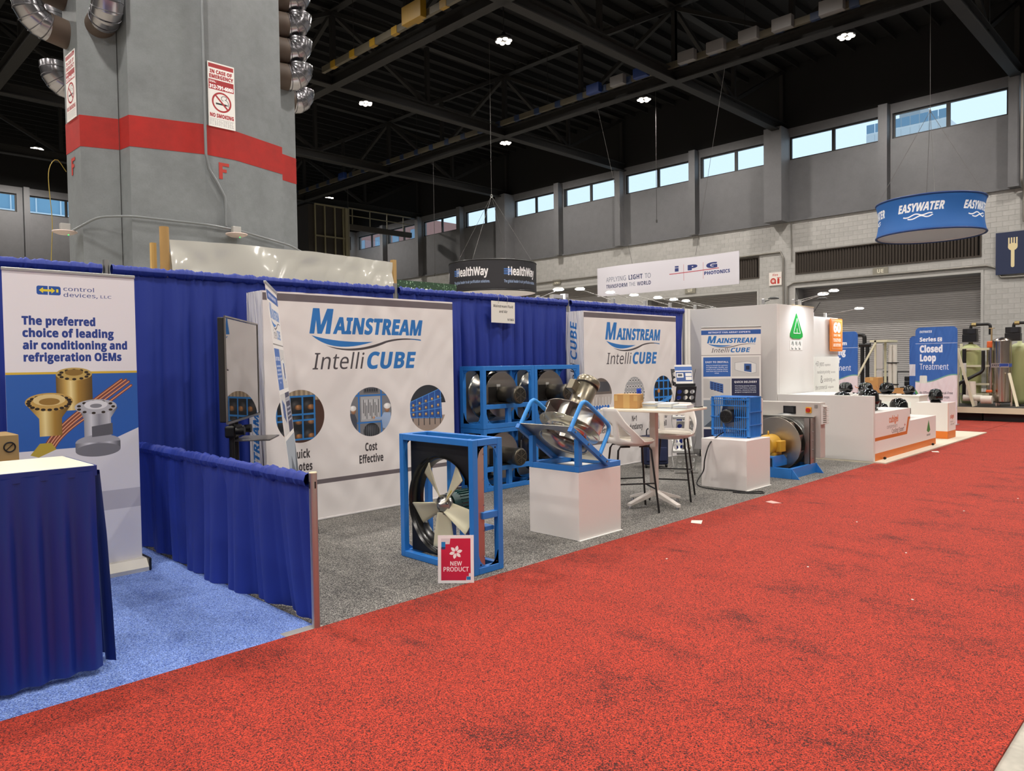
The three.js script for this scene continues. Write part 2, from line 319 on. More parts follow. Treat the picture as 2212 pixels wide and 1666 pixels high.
// wall signs
function wallSign(name, label, cat, w, h, x, y, z, tex, ry = -PI / 2, t = 0.03) { const o = mesh(name, slab(w, h, t), P(tex, 0.5)); o.position.set(x, y, z); o.rotation.y = ry; tag(o, label, cat); return o; }
wallSign('fire_sign', 'white fire equipment sign with red pictograms on block wall', 'sign', 0.62, 0.62, X1 - 0.04, 5.38, -15.95, canvasTex(256, 256, (x) => {
  rectc(x, '#efe6df', 0, 0, 256, 256); text(x, 'Fire', 128, 74, 44, '#c23a2e', { align: 'center' });
  x.fillStyle = '#c23a2e'; x.beginPath(); x.arc(84, 170, 58, 0, 7); x.fill(); x.fillStyle = '#efe6df'; x.beginPath(); x.arc(84, 170, 18, 0, 7); x.fill(); x.beginPath(); x.arc(84, 170, 30, 0, 7); x.lineWidth = 5; x.strokeStyle = '#efe6df'; x.stroke();
  rectc(x, '#c23a2e', 118, 168, 24, 60); rectc(x, '#c23a2e', 168, 130, 44, 98); rectc(x, '#c23a2e', 180, 106, 20, 30); rectc(x, '#c23a2e', 160, 106, 76, 12);
}));
wallSign('fork_sign', 'navy food court sign with a cream fork at right edge', 'sign', 2.3, 1.62, X1 - 0.1, 5.52, -5.85, canvasTex(512, 360, (x) => {
  rectc(x, '#26304f', 0, 0, 512, 360); x.fillStyle = '#e8d7a8';
  const cx = 124; for (let i = -1.5; i < 2; i++) x.fillRect(cx + i * 19 - 5, 50, 11, 66);
  x.fillRect(cx - 34, 108, 69, 22); x.beginPath(); x.ellipse(cx, 128, 35, 32, 0, 0, 7); x.fill(); x.fillRect(cx - 13, 140, 26, 150); x.beginPath(); x.arc(cx, 290, 13, 0, 7); x.fill();
}));
for (const [s, y, z] of [['UE', 5.3, -11.25], ['UF', 5.2, -20.55], ['UG', 6.42, -29.75]])
  wallSign('door_plate', `small beige plate lettered ${s} above a dock door`, 'sign', 0.62, 0.3, X1 - 0.05, y, z, canvasTex(128, 64, (x) => { rectc(x, '#8e8a7d', 0, 0, 128, 64); text(x, s, 64, 50, 34, '#e9e3cf', { align: 'center' }); }));

// ---------- roof trusses ----------
const trussMat = M('#151311', 0.75), trussMat2 = trussMat, TY = 12.1, TT = 14.9;
function truss(alongX, fix, a, b, label) {
  const t = thing('roof_truss', label, 'roof truss', alongX ? [0, 0, fix] : [fix, 0, 0], 0, alongX ? 'trusses spanning to the long wall' : 'trusses running parallel to the long wall');
  const Bx = (p, q, y0, y1, w) => (alongX ? bb(p, q, y0, y1, -w / 2, w / 2) : bb(-w / 2, w / 2, y0, y1, p, q));
  const pt = (p, y) => (alongX ? V(p, y, 0) : V(0, y, p));
  mesh('bottom_chord', [Bx(a, b, TY, TY + 0.04, 0.36), Bx(a, b, TY + 0.04, TY + 0.38, 0.06), Bx(a, b, TY + 0.38, TY + 0.42, 0.36)], trussMat, t);
  mesh('top_chord', [Bx(a, b, TT, TT + 0.04, 0.3), Bx(a, b, TT + 0.04, TT + 0.26, 0.06), Bx(a, b, TT + 0.26, TT + 0.298, 0.3)], trussMat2, t);
  const step = 4.57, g0 = alongX ? 15.45 : -15.55;
  for (let k = -12; k < 14; k++) {
    const p = g0 + k * step; if (p < a + 0.1 || p > b - 0.1) continue;
    mesh('vertical', bar(pt(p, TY + 0.42), pt(p, TT), 0.16), trussMat2, t);
    const q = p + step; if (q < b && k % 2 === 0) mesh('diagonal', bar(pt(p, TT), pt(q, TY + 0.42), 0.15), trussMat2, t);
    else if (q < b) mesh('diagonal', bar(pt(p, TY + 0.42), pt(q, TT), 0.15), trussMat2, t);
  }
}
const XT = [-2.82, 6.32, 15.46, 24.6], ZT = [2.8, -6.33, -15.55, -24.72, -33.8, -42.95];
const near6 = ['over the camera aisle', 'ending at the pilaster near the fork sign', 'ending at the broad column beside the fire sign', 'ending behind the wide white banner', 'ending at the broad column above the black ring sign', 'nearest the far end wall'];
ZT.forEach((z, i) => truss(true, z, X0, X1 - 0.02, 'black steel roof truss ' + near6[i]));
XT.forEach((x, i) => truss(false, x, ZF, ZN, 'black steel roof truss ' + ['left of the camera', 'over the grey pylon', 'beside the yellow-boxed bus duct', 'under the long blue and white bus duct'][i]));
// deck joists between trusses
{
  const js = []; for (let z = ZF + 0.8; z < 3; z += 0.83) js.push(bb(-3, X1 - 0.02, 14.93, 15.19, z - 0.03, z + 0.03));
  const o = mesh('deck_joists', js, M('#060606', 0.95)); o.userData = { kind: 'stuff', label: 'rows of thin black joists under the roof deck', category: 'joists' };
}
// bus ducts with plug boxes
function busDuct(label, x, y, z0, z1, segA, segB, boxes, boxMat) {
  const o = thing('bus_duct', label, 'bus duct', [0, 0, 0]);
  mesh('duct', bb(x - 0.06, x + 0.06, y, y + 0.22, z0, z1), segA, o);
  for (let z = z0 + 0.6; z < z1 - 0.4; z += 1.22) mesh('joint_cover', bb(x - 0.075, x + 0.075, y - 0.01, y + 0.23, z, z + 0.3), segB, o);
  for (const [z, s, m] of boxes) mesh('plug_box', bb(x - 0.3, x - 0.065, y - 0.05 * s, y + 0.42 * s, z - 0.4 * s, z + 0.4 * s, 0.02), m || boxMat, o);
  for (let z = z0 + 2; z < z1; z += 4.57) mesh('hanger_rod', cyl(V(x, y + 0.2, z), V(x, 14.93, z), 0.012, 0.012, 6), trussMat2, o);
}
const ductTan = M('#565043', 0.55, 0.2), ductBlue = M('#22304c', 0.5), ductYel = M('#8a6a14', 0.5), boxWhite = M('#6f6d6d', 0.5), boxBlue = M('#18316a', 0.5);
busDuct('long bus duct with white and blue boxes below the roof', 24.12, 12.46, -51, 6, ductTan, ductBlue, [[-18.9, 0.8, boxBlue], [-17.7, 0.8, boxWhite], [-16.6, 0.8, boxBlue], [-14.6, 0.85, boxWhite], [-13.43, 0.85, boxWhite], [-12.2, 0.85, boxWhite], [-11.0, 0.85, boxWhite], [-9.4, 0.95, boxWhite], [-37.5, 0.7, boxBlue]], boxWhite);
busDuct('bus duct with yellow joints and one yellow box', 14.6, 12.2, -24, 6, ductTan, ductYel, [[-18.4, 1.2, ductYel]], ductYel);

// ---------- high-bay lamps ----------
const lens = new THREE.MeshStandardMaterial({ color: '#ffffff', emissive: '#fff3e2', emissiveIntensity: 7, roughness: 0.4 });
const lampShell = M('#1b1b1c', 0.5), lensOff = M('#8f8f8c', 0.4);
const lampProto = new THREE.Group();
{
  const hs = mesh('housing', lathe([[0.02, 0.34], [0.06, 0.34], [0.1, 0.2], [0.3, 0.14], [0.34, 0.02], [0.02, 0.02]], 24), lampShell, lampProto);
  for (let k = 0; k < 6; k++) { const g = lathe([[0.001, -0.03], [0.075, -0.025], [0.095, 0.0], [0.095, 0.03]], 14); mesh('light_lens', mv(g, 0.22 * Math.cos(k * PI / 3), 0, 0.22 * Math.sin(k * PI / 3)), lens, hs); }
  mesh('hanger', cyl(V(0, 0.33, 0), V(0, ROOF - LAMP_Y, 0), 0.015, 0.015, 6), lampShell, lampProto);
}
const LX = [-16.6, -7.45, 1.69, 10.83, 19.97, 29.11], LZ = [-47.4, -38.3, -29.2, -20.05, -10.9, -1.76, 7.4];
const seenLamps = { '19.97,-20.05': 'glowing round high-bay lamp above the black ring sign direction, brightest of the ceiling', '19.97,-29.2': 'high-bay lamp just right of the ducts on the pylon', '29.11,-10.9': 'high-bay lamp nearest the blue ring sign', '29.11,-20.05': 'high-bay lamp left of the broad wall column beside the fire sign', '29.11,-29.2': 'high-bay lamp straight above the black ring sign', '29.11,-47.4': 'small distant high-bay lamp near the far corner of the hall', '10.83,-47.4': 'distant high-bay lamp left of the grey pylon' };
seenLamps['29.11,-38.3'] = 'unlit high-bay lamp above the left end of the block wall';
seenLamps['19.97,-20.05'] = 'large high-bay lamp between the two bus ducts';
for (const x of LX) for (const z of LZ) {
  const k = x + ',' + z, o = lampProto.clone(); o.name = numbered('high_bay_lamp'); o.position.set(x, LAMP_Y, z); scene.add(o);
  tag(o, seenLamps[k] || 'high-bay lamp over the hall outside or behind the view', 'ceiling lamp', 'high-bay lamps');
  if (z === -38.3 || (z === -47.4 && !seenLamps[k])) { o.traverse((q) => { if (q.name === 'light_lens') q.material = lensOff; }); continue; }   // row off like its visible lamp; unseen end lamps off to darken end wall
  const s = new THREE.SpotLight(LAMP_COLOR, LAMP_CD, 0, 1.4, 0.4, 2); s.position.set(x, LAMP_Y - 0.06, z); s.target.position.set(x, 0, z); s.castShadow = true; s.shadow.radius = 14;
  scene.add(s, s.target);
}
// ---------- concrete pylon behind the drape ----------
const pylonPaint = paint('#7a7e80', 0.55, 0.09, { bump: 0.003 }), redPaint = paint('#a3180e', 0.68, 0.1, { bump: 0.002 });
const CX = 6.22, halfPlan = [[0.29, -13.97], [1.49, -14.35], [1.54, -14.72], [2.13, -14.93], [2.15, -15.72], [1.6, -15.8], [1.6, -17.4], [0.9, -17.8]];
const plan = [...halfPlan.map(([x, z]) => [CX - x, z]), ...halfPlan.slice().reverse().map(([x, z]) => [CX + x, z])];
const off = (d) => { const cz = -15.9; return plan.map(([x, z]) => { const l = Math.hypot(x - CX, z - cz); return [CX + (x - CX) * (1 + d / l), cz + (z - cz) * (1 + d / l)]; }); };
const upright = (pts, y0, y1) => { const g = poly(pts.map(([x, z]) => [x, -z]), y1 - y0); g.rotateX(-PI / 2); g.translate(0, y0, 0); return g; };
const pylon = thing('concrete_pylon', 'massive grey concrete pylon with a red painted band behind the drape', 'pylon');
mesh('shaft', uvm(upright(plan, 0, TY), 3), pylonPaint, pylon);
mesh('red_band', uvm(upright(off(0.006), 5.57, 6.13), 3), redPaint, pylon);
mesh('joint_groove', bb(4.67, 4.683, 0, TY, -14.722, -14.708), M('#3b3c3c', 0.8), pylon);
// stencilled F marks, cut from the same letter outline
{
  const F = [[0, 0], [0.07, 0], [0.07, 0.13], [0.15, 0.13], [0.15, 0.19], [0.07, 0.19], [0.07, 0.25], [0.2, 0.25], [0.2, 0.31], [0, 0.31]];
  const g = poly(F, 0.004), gap = M('#b5342a', 0.6);
  const a = mesh('stencil_letter', g, gap, pylon); a.position.set(6.19, 5.16, -13.968);
  const b = mesh('stencil_letter', g, gap, pylon); b.position.set(4.07, 5.13, -15.43); b.rotation.y = -PI / 2 + 0.025;
}
// emergency signs
const emTex = canvasTex(420, 980, (x, w, h) => {
  const r = '#a51d22'; rectc(x, '#f1eeea', 0, 0, w, h); rectc(x, r, 14, 22, w - 28, 62);
  text(x, 'IN CASE OF', w / 2, 165, 52, r, { align: 'center', w: 350, stroke: 6 }); text(x, 'EMERGENCY', w / 2, 240, 54, r, { align: 'center', w: 376, stroke: 6 });
  rectc(x, r, 14, 262, w - 28, 150); text(x, 'DIAL:', 26, 308, 30, '#fff'); text(x, '312-791-6060', w / 2, 394, 54, '#fff', { align: 'center', w: 372, stroke: 5 });
  x.lineWidth = 26; x.strokeStyle = r; x.beginPath(); x.arc(w / 2, 590, 140, 0, 7); x.stroke();
  x.strokeStyle = '#222'; x.lineWidth = 8; x.beginPath(); x.moveTo(238, 560); x.bezierCurveTo(200, 560, 190, 500, 240, 490); x.bezierCurveTo(300, 480, 300, 530, 268, 540); x.bezierCurveTo(330, 560, 312, 600, 322, 640); x.stroke();
  rectc(x, '#1b1b1b', 118, 606, 170, 26); rectc(x, '#888', 290, 606, 18, 26);
  x.strokeStyle = r; x.lineWidth = 26; x.beginPath(); x.moveTo(w / 2 - 98, 492); x.lineTo(w / 2 + 98, 690); x.stroke();
  text(x, 'NO SMOKING', w / 2, 830, 56, r, { align: 'center', w: 380, stroke: 6 });
  rectc(x, '#777', 20, 856, w - 40, 4); for (let i = 0; i < 5; i++) for (let a = 24; a < w - 40; a += 34) rectc(x, '#8a8a8a', a, 874 + i * 18, 12 + 16 * hash2(a, i, 3), 6);
});
function emSign(label, x, y, z, ry) { const o = mesh('emergency_sign', slab(0.52, 1.21, 0.012), P(emTex, 0.4)); o.position.set(x, y, z); o.rotation.y = ry; tag(o, label, 'sign', 'emergency signs on the pylon'); }
emSign('emergency and no smoking sign on the front of the grey pylon', 6.27, 6.73, -13.955, 0);
emSign('emergency and no smoking sign on the left side of the grey pylon', 4.066, 6.73, -15.3, -PI / 2 + 0.025);
// conduits and wireless units
pipeThing('pylon_conduit', 'grey conduit coming down the pylon past the emergency sign', [[5.9, 12.05, -13.9], [5.92, 5.36, -13.9], [6.27, 4.84, -13.9], [6.27, 4.25, -13.9]], 0.028, M('#84888a', 0.4, 0.4), 0.12);
pipeThing('pylon_conduit', 'horizontal grey conduit across the pylon above the drape', [[3.9, 4.02, -15.0], [4.25, 4.28, -14.62], [4.68, 4.3, -14.27], [5.93, 4.24, -13.88], [6.55, 4.2, -13.9], [7.8, 4.1, -14.3], [8.45, 4.02, -14.75], [8.75, 4.0, -15.0]], 0.022, M('#84888a', 0.4, 0.4), 0.15);
function wifi(label, x, y, z) {
  const o = thing('wireless_unit', label, 'wireless unit', [x, y, z]);
  mesh('dome', lathe([[0.001, -0.05], [0.12, -0.045], [0.2, -0.01], [0.2, 0.01], [0.001, 0.02]], 24), M('#d8c4bb', 0.5), o);
  mesh('mount_box', box(0.16, 0.14, 0.1, 0.02, 0.09, -0.06, 0.01), M('#b3b2ad', 0.5, 0.3), o);
  mesh('status_light', new THREE.SphereGeometry(0.012, 8, 6).translate(0.05, -0.052, 0.03), new THREE.MeshStandardMaterial({ color: '#3f6', emissive: '#35ff70', emissiveIntensity: 1.5 }), o);
}
wifi('oval white wireless unit on the front of the pylon', 6.42, 4.1, -13.78);
wifi('oval white wireless unit at the left corner of the pylon', 3.84, 4.03, -15.1);
tag(mesh('yellow_cord', tube([V(4.1, 5.3, -15.9), V(3.9, 5.45, -15.7), V(3.72, 5.2, -15.5), V(3.72, 4.2, -15.4), V(3.68, 3.4, -15.4), V(3.7, 0.01, -15.4)], 0.007, 60, 6), M('#a58f3c', 0.6)), 'thin yellow cord hanging left of the pylon', 'cord');
// ventilation ducts growing out of the pylon: stub pipe, segmented elbow, open collar
const ductMat = M('#a6a4a8', 0.24, 1), ductStub = M('#57493f', 0.6);
function elbow(label, at, dir, r, stub, bendR, rise, group) {
  const o = thing('vent_duct', label, 'duct', [0, 0, 0], 0, group);
  const d = V(...dir).normalize(), a = V(...at), b = a.clone().addScaledVector(d, stub);
  mesh('stub_pipe', cyl(a.clone().addScaledVector(d, -0.12), b, r, r, 28), ductStub, o);
  const pts = [], n = 4, c = b.clone().add(V(0, bendR, 0));
  for (let i = 0; i <= n; i++) { const t = i / n * PI / 2; pts.push(c.clone().addScaledVector(d, bendR * Math.sin(t)).add(V(0, -bendR * Math.cos(t), 0))); }
  pts.push(pts[n].clone().add(V(0, rise, 0)));
  for (let i = 0; i < pts.length - 1; i++) {
    // mitred segment: rings cut along the bisecting planes
    const g = gridGeo((u, v) => {
      const p = i + v, k = Math.min(n, p), t = k / n * PI / 2, base = pts[i].clone().lerp(pts[i + 1], v), al = u * 2 * PI, side = V(-d.z, 0, d.x);
      const up = d.clone().multiplyScalar(-Math.sin(t)).add(V(0, Math.cos(t), 0));
      return base.addScaledVector(side, r * Math.cos(al) * 1.01).addScaledVector(up, r * Math.sin(al) * 1.01);
    }, 28, 1, null, 0.008);
    mesh('elbow_segment', g, ductMat, o);
    mesh('seam', new THREE.TorusGeometry(r * 1.01, 0.008, 6, 28).applyQuaternion(new THREE.Quaternion().setFromUnitVectors(V(0, 0, 1), pts[i + 1].clone().sub(pts[i]).normalize())).translate(...pts[i].toArray()), M('#6c6b70', 0.4, 0.9), o);
  }
}
elbow('silver vent duct bending up from the front left recess of the pylon', [4.45, 7.8, -14.82], [-0.05, 0.1, 1], 0.25, 0.25, 0.28, 1.2, 'ducts on the pylon');
elbow('large silver vent duct bending up from the left side of the pylon', [4.06, 7.72, -15.5], [-1, 0.1, 0.2], 0.25, 0.34, 0.3, 0.02, 'ducts on the pylon');
elbow('upper vent duct leaving the top left side of the pylon', [4.05, 8.5, -15.6], [-1, 0.1, 0.2], 0.29, 0.5, 0.32, 0.1, 'ducts on the pylon');
elbow('rear vent duct on the left side of the pylon, half hidden', [4.62, 7.3, -17.0], [-1, 0, 0.0], 0.26, 0.12, 0.26, 0.12, 'ducts on the pylon');
elbow('rear upper vent duct on the left side of the pylon', [4.62, 8.35, -17.0], [-1, 0, 0.0], 0.26, 0.14, 0.26, 0.12, 'ducts on the pylon');
['third vent duct from the bottom of the right stack on the pylon', 'second vent duct from the bottom of the right stack on the pylon', 'lowest front vent duct of the right stack on the pylon', 'topmost vent duct of the right stack on the pylon'].forEach((l, i) => {
  const y = [8.86, 8.32, 7.78, 9.4][i]; elbow(l, [7.92, y, -14.78], [1, 0.0, 0.28], 0.27, 0.2, 0.24, 0.05, 'ducts on the pylon');
});
elbow('small vent duct low behind the right stack on the pylon', [8.35, 7.54, -15.4], [1, 0, 0.1], 0.26, 0.2, 0.24, 0.05, 'ducts on the pylon');

// ---------- steel lattice tower in the far corner ----------
{
  const o = thing('service_tower', 'brown steel service tower with ladder rails near the far corner', 'tower', [27.2, 0, -42.5]);
  const mt = M('#2c2620', 0.7), ml = M('#7d765c', 0.5);
  mesh('wall_panel', bb(-2.6, 0.0, 0, 11.9, -2.2, -0.1), mt, o);
  mesh('corner_post', bb(0.02, 0.32, 0, 11.95, -0.12, 0.12), ml, o);
  for (const y of [6.3, 7.5, 9.9, 11.9]) mesh('rail', bb(-2.2, 0.0, y, y + 0.09, -0.05, 0.04), ml, o);
  for (const x of [-2.2, -1.5, -0.75, -0.12]) mesh('rail', bb(x, x + 0.08, 0, 11.9, -0.06, 0.03), ml, o);
  mesh('walkway_beam', bb(0.33, 5.5, 10.6, 10.95, -0.1, 0.1), M('#3a352e', 0.7), o);
  for (const y of [11.5, 12.0]) mesh('hand_rail', bb(0.33, 5.5, y, y + 0.05, -0.03, 0.03), ml, o);
  for (const x of [0.6, 2.0, 3.4, 4.8]) mesh('rail_post', bb(x, x + 0.05, 10.95, 12.0, -0.03, 0.03), ml, o);
}
// ---------- drapes ----------
const drapeMat = new THREE.MeshPhysicalMaterial({ color: '#162f8c', roughness: 0.62, sheen: 0.6, sheenColor: new THREE.Color('#4a6ee0'), sheenRoughness: 0.5, side: THREE.DoubleSide });
const skirtMat = new THREE.MeshPhysicalMaterial({ color: '#142a78', roughness: 0.36, sheen: 1, sheenColor: new THREE.Color('#5f90ff'), sheenRoughness: 0.4, side: THREE.DoubleSide });
// fold profile along s metres: gathered near the rod, opening into wide soft folds below
function foldAt(s, v, seed, amp, freq) {       // v = 0 at top, 1 at hem
  const w = s + 0.12 * (n1(s * 1.7, seed) - 0.5) + 0.04 * v * (n1(s * 3 + 9, seed + 1) - 0.5);
  const gather = (0.02 * (n1(s * 26, seed + 2) - 0.5) + 0.014 * (n1(s * 55, seed + 6) - 0.5)) * Math.exp(-v * 11);
  const k = Math.min(1, v * 5) * (0.45 + 0.55 * v), a = amp * (0.35 + 1.3 * n1(s * 1.3 + 40, seed + 3));
  const ph = PI * w * freq + 2.4 * n1(s * 2.2, seed + 4), f = 1.7 * Math.pow(Math.abs(Math.sin(ph)), 0.75) - 1;
  return gather + k * a * (f + 0.3 * (1.6 * Math.pow(Math.abs(Math.sin(ph * 2.17 + 0.7)), 0.8) - 1)) + 0.02 * v * (n1(s * 0.9 + v * 0.6, seed + 5) - 0.5);
}
function clothSheet(len, yTop, yBot, seed, amp, freq, o = {}) { // sheet in local xy, normal +z
  const H = yTop - yBot;
  return gridGeo((u, t) => {
    const s = u * len, v = 1 - t, y = yBot + t * H + (v > 0.9 ? (v - 0.9) * 10 * (o.hem ? o.hem(u) : 0) : 0);
    let z = foldAt(s, v, seed, amp, freq);
    if (o.push) z += o.push(u, v);
    return V(s, y, z);
  }, Math.round(len * (o.res || 90)), 30);
}
function ruffle(len, y, seed) {                // rod pocket: small puckered tube round the rail
  return gridGeo((u, t) => {
    const a = t * 2 * PI, s = u * len, r = 0.036 + 0.02 * (n1(s * 30, seed) - 0.5) + 0.014 * (n1(s * 64, seed + 1) - 0.5);
    return V(s, y + r * Math.sin(a) * 1.15, r * Math.cos(a));
  }, Math.round(len * 150), 8);
}
function drapePanel(label, x0, z0, x1, z1, yTop, yBot, seed, amp = 0.03, freq = 4.5, o = {}) {
  const len = Math.hypot(x1 - x0, z1 - z0), t = thing('blue_drape', label, 'drape', [x0, 0, z0], -Math.atan2(z1 - z0, x1 - x0), o.group);
  mesh('cloth', clothSheet(len, yTop - 0.03, yBot, seed, amp, freq, o), drapeMat, t);
  mesh('rod_pocket', ruffle(len, yTop, seed), drapeMat, t);
  return t;
}
const ZB = -7.0, DT = 2.42, PX = [-4.0, -0.97, 2.09, 5.15, 8.21, 11.32];
['tall blue drape behind the white banner with brass fittings', 'tall blue drape between the banner and the first fabric display', 'tall blue drape with the booth name card pinned on', 'tall blue drape behind the second fabric display'].forEach((l, i) =>
  drapePanel(l, PX[i + 1] + 0.04, ZB, PX[i + 2] - 0.04, ZB, DT, 0.04, 11 + 7 * i, [0.055, 0.07, 0.1, 0.05][i], [3.2, 4.0, 4.6, 3.2][i], { group: 'back wall drapes' }));
const pipeMat = M('#b9b8b6', 0.35, 0.9);
function upright2(label, x, z, h) {
  const o = thing('drape_upright', label, 'drape pole', [x, 0, z], 0, 'drape poles');
  mesh('pole', cyl(V(0, 0.01, 0), V(0, h, 0), 0.024, 0.024, 16), pipeMat, o);
  mesh('base_plate', bb(-0.2, 0.2, 0.009, 0.016, -0.3, 0.05), pipeMat, o);
}
upright2('aluminium drape pole showing above the white roll-up banner', PX[2], ZB - 0.01, 2.5);
upright2('aluminium drape pole behind the right edge of the first fabric display', PX[3], ZB - 0.01, 2.5);
upright2('aluminium drape pole left of the second fabric display', PX[4], ZB - 0.01, 2.5);
upright2('aluminium drape pole beside the grey partition wall', PX[5], ZB - 0.01, 2.5);
// three-foot side drape and its poles
{
  const t = drapePanel('low blue side drape dividing the two booths', 2.24, -6.88, 2.24, -3.93, 0.885, 0.012, 71, 0.045, 2.6, { res: 90, push: (u, v) => -0.05 * v * v * Math.sin(u * 9) * u - 0.02 * v, hem: (u) => 0.02 * Math.max(0, Math.sin(u * 9)) * (1 - u) });
  const p = thing('drape_upright', 'short aluminium pole at the aisle end of the low side drape', 'drape pole', [2.245, 0, -3.9], 0, 'drape poles');
  mesh('pole', cyl(V(0, 0.01, 0), V(0, 0.93, 0), 0.024, 0.024, 20), pipeMat, p);
  mesh('slot', [bb(-0.004, 0.004, 0.84, 0.88, 0.018, 0.0255), bb(-0.026, -0.018, 0.84, 0.88, -0.004, 0.004)], BLACK, p);
  mesh('base_plate', bb(-0.2, 0.04, 0.002, 0.01, -0.06, 0.05), M('#bcbab2', 0.45, 0.5), p);
  mesh('top_cap', cyl(V(0, 0.93, 0), V(0, 0.935, 0), 0.025, 0.022, 20), M('#d9cfae', 0.5), p);
}
// ---------- skirted counter-height table ----------
{
  const t = thing('skirted_table', 'counter-height table with blue pleated skirt and white plastic top', 'table', [0, 0, 0]);
  const x0 = -1.35, x1 = 1.165, z0 = -4.76, z1 = -4.19, H = 1.07;
  mesh('table_top', bb(x0, x1, H - 0.03, H, z0, z1, 0.006), M('#e9ead6', 0.28), t);
  const wave = (s, v, seed) => (0.008 + 0.01 * Math.min(1, v * 3)) * Math.sin(2 * PI * s * 8.5 + 4 * n1(s * 3, seed)) + 0.012 * v * (n1(s * 5 + v * 3, seed + 2) - 0.5);
  const side = (ax, az, bx, bz, seed) => { const l = Math.hypot(bx - ax, bz - az), dx = (bx - ax) / l, dz = (bz - az) / l, nx = -dz, nz = dx; return gridGeo((u, tt) => { const v = 1 - tt, s = u * l, w = wave(s, v, seed) + 0.016 + 0.045 * v; return V(ax + dx * s + nx * w, 0.03 + 0.01 * Math.sin(s * 3.1) * (1 - tt) + tt * (H - 0.06), az + dz * s + nz * w); }, Math.round(l * 90), 24); };
  mesh('skirt', [side(x0, z1, x1, z1, 5), side(x1, z1, x1, z0, 6)], skirtMat, t);
  mesh('skirt_band', [bb(x0, x1 + 0.008, H - 0.055, H - 0.004, z1, z1 + 0.012), bb(x1, x1 + 0.012, H - 0.055, H - 0.004, z0, z1)], skirtMat, t);
  for (const x of [x0 + 0.08, x1 - 0.08]) for (const z of [z0 + 0.08, z1 - 0.08]) mesh('leg', cyl(V(x, 0.009, z), V(x, H - 0.03, z), 0.016, 0.016, 10), STEEL, t);
}
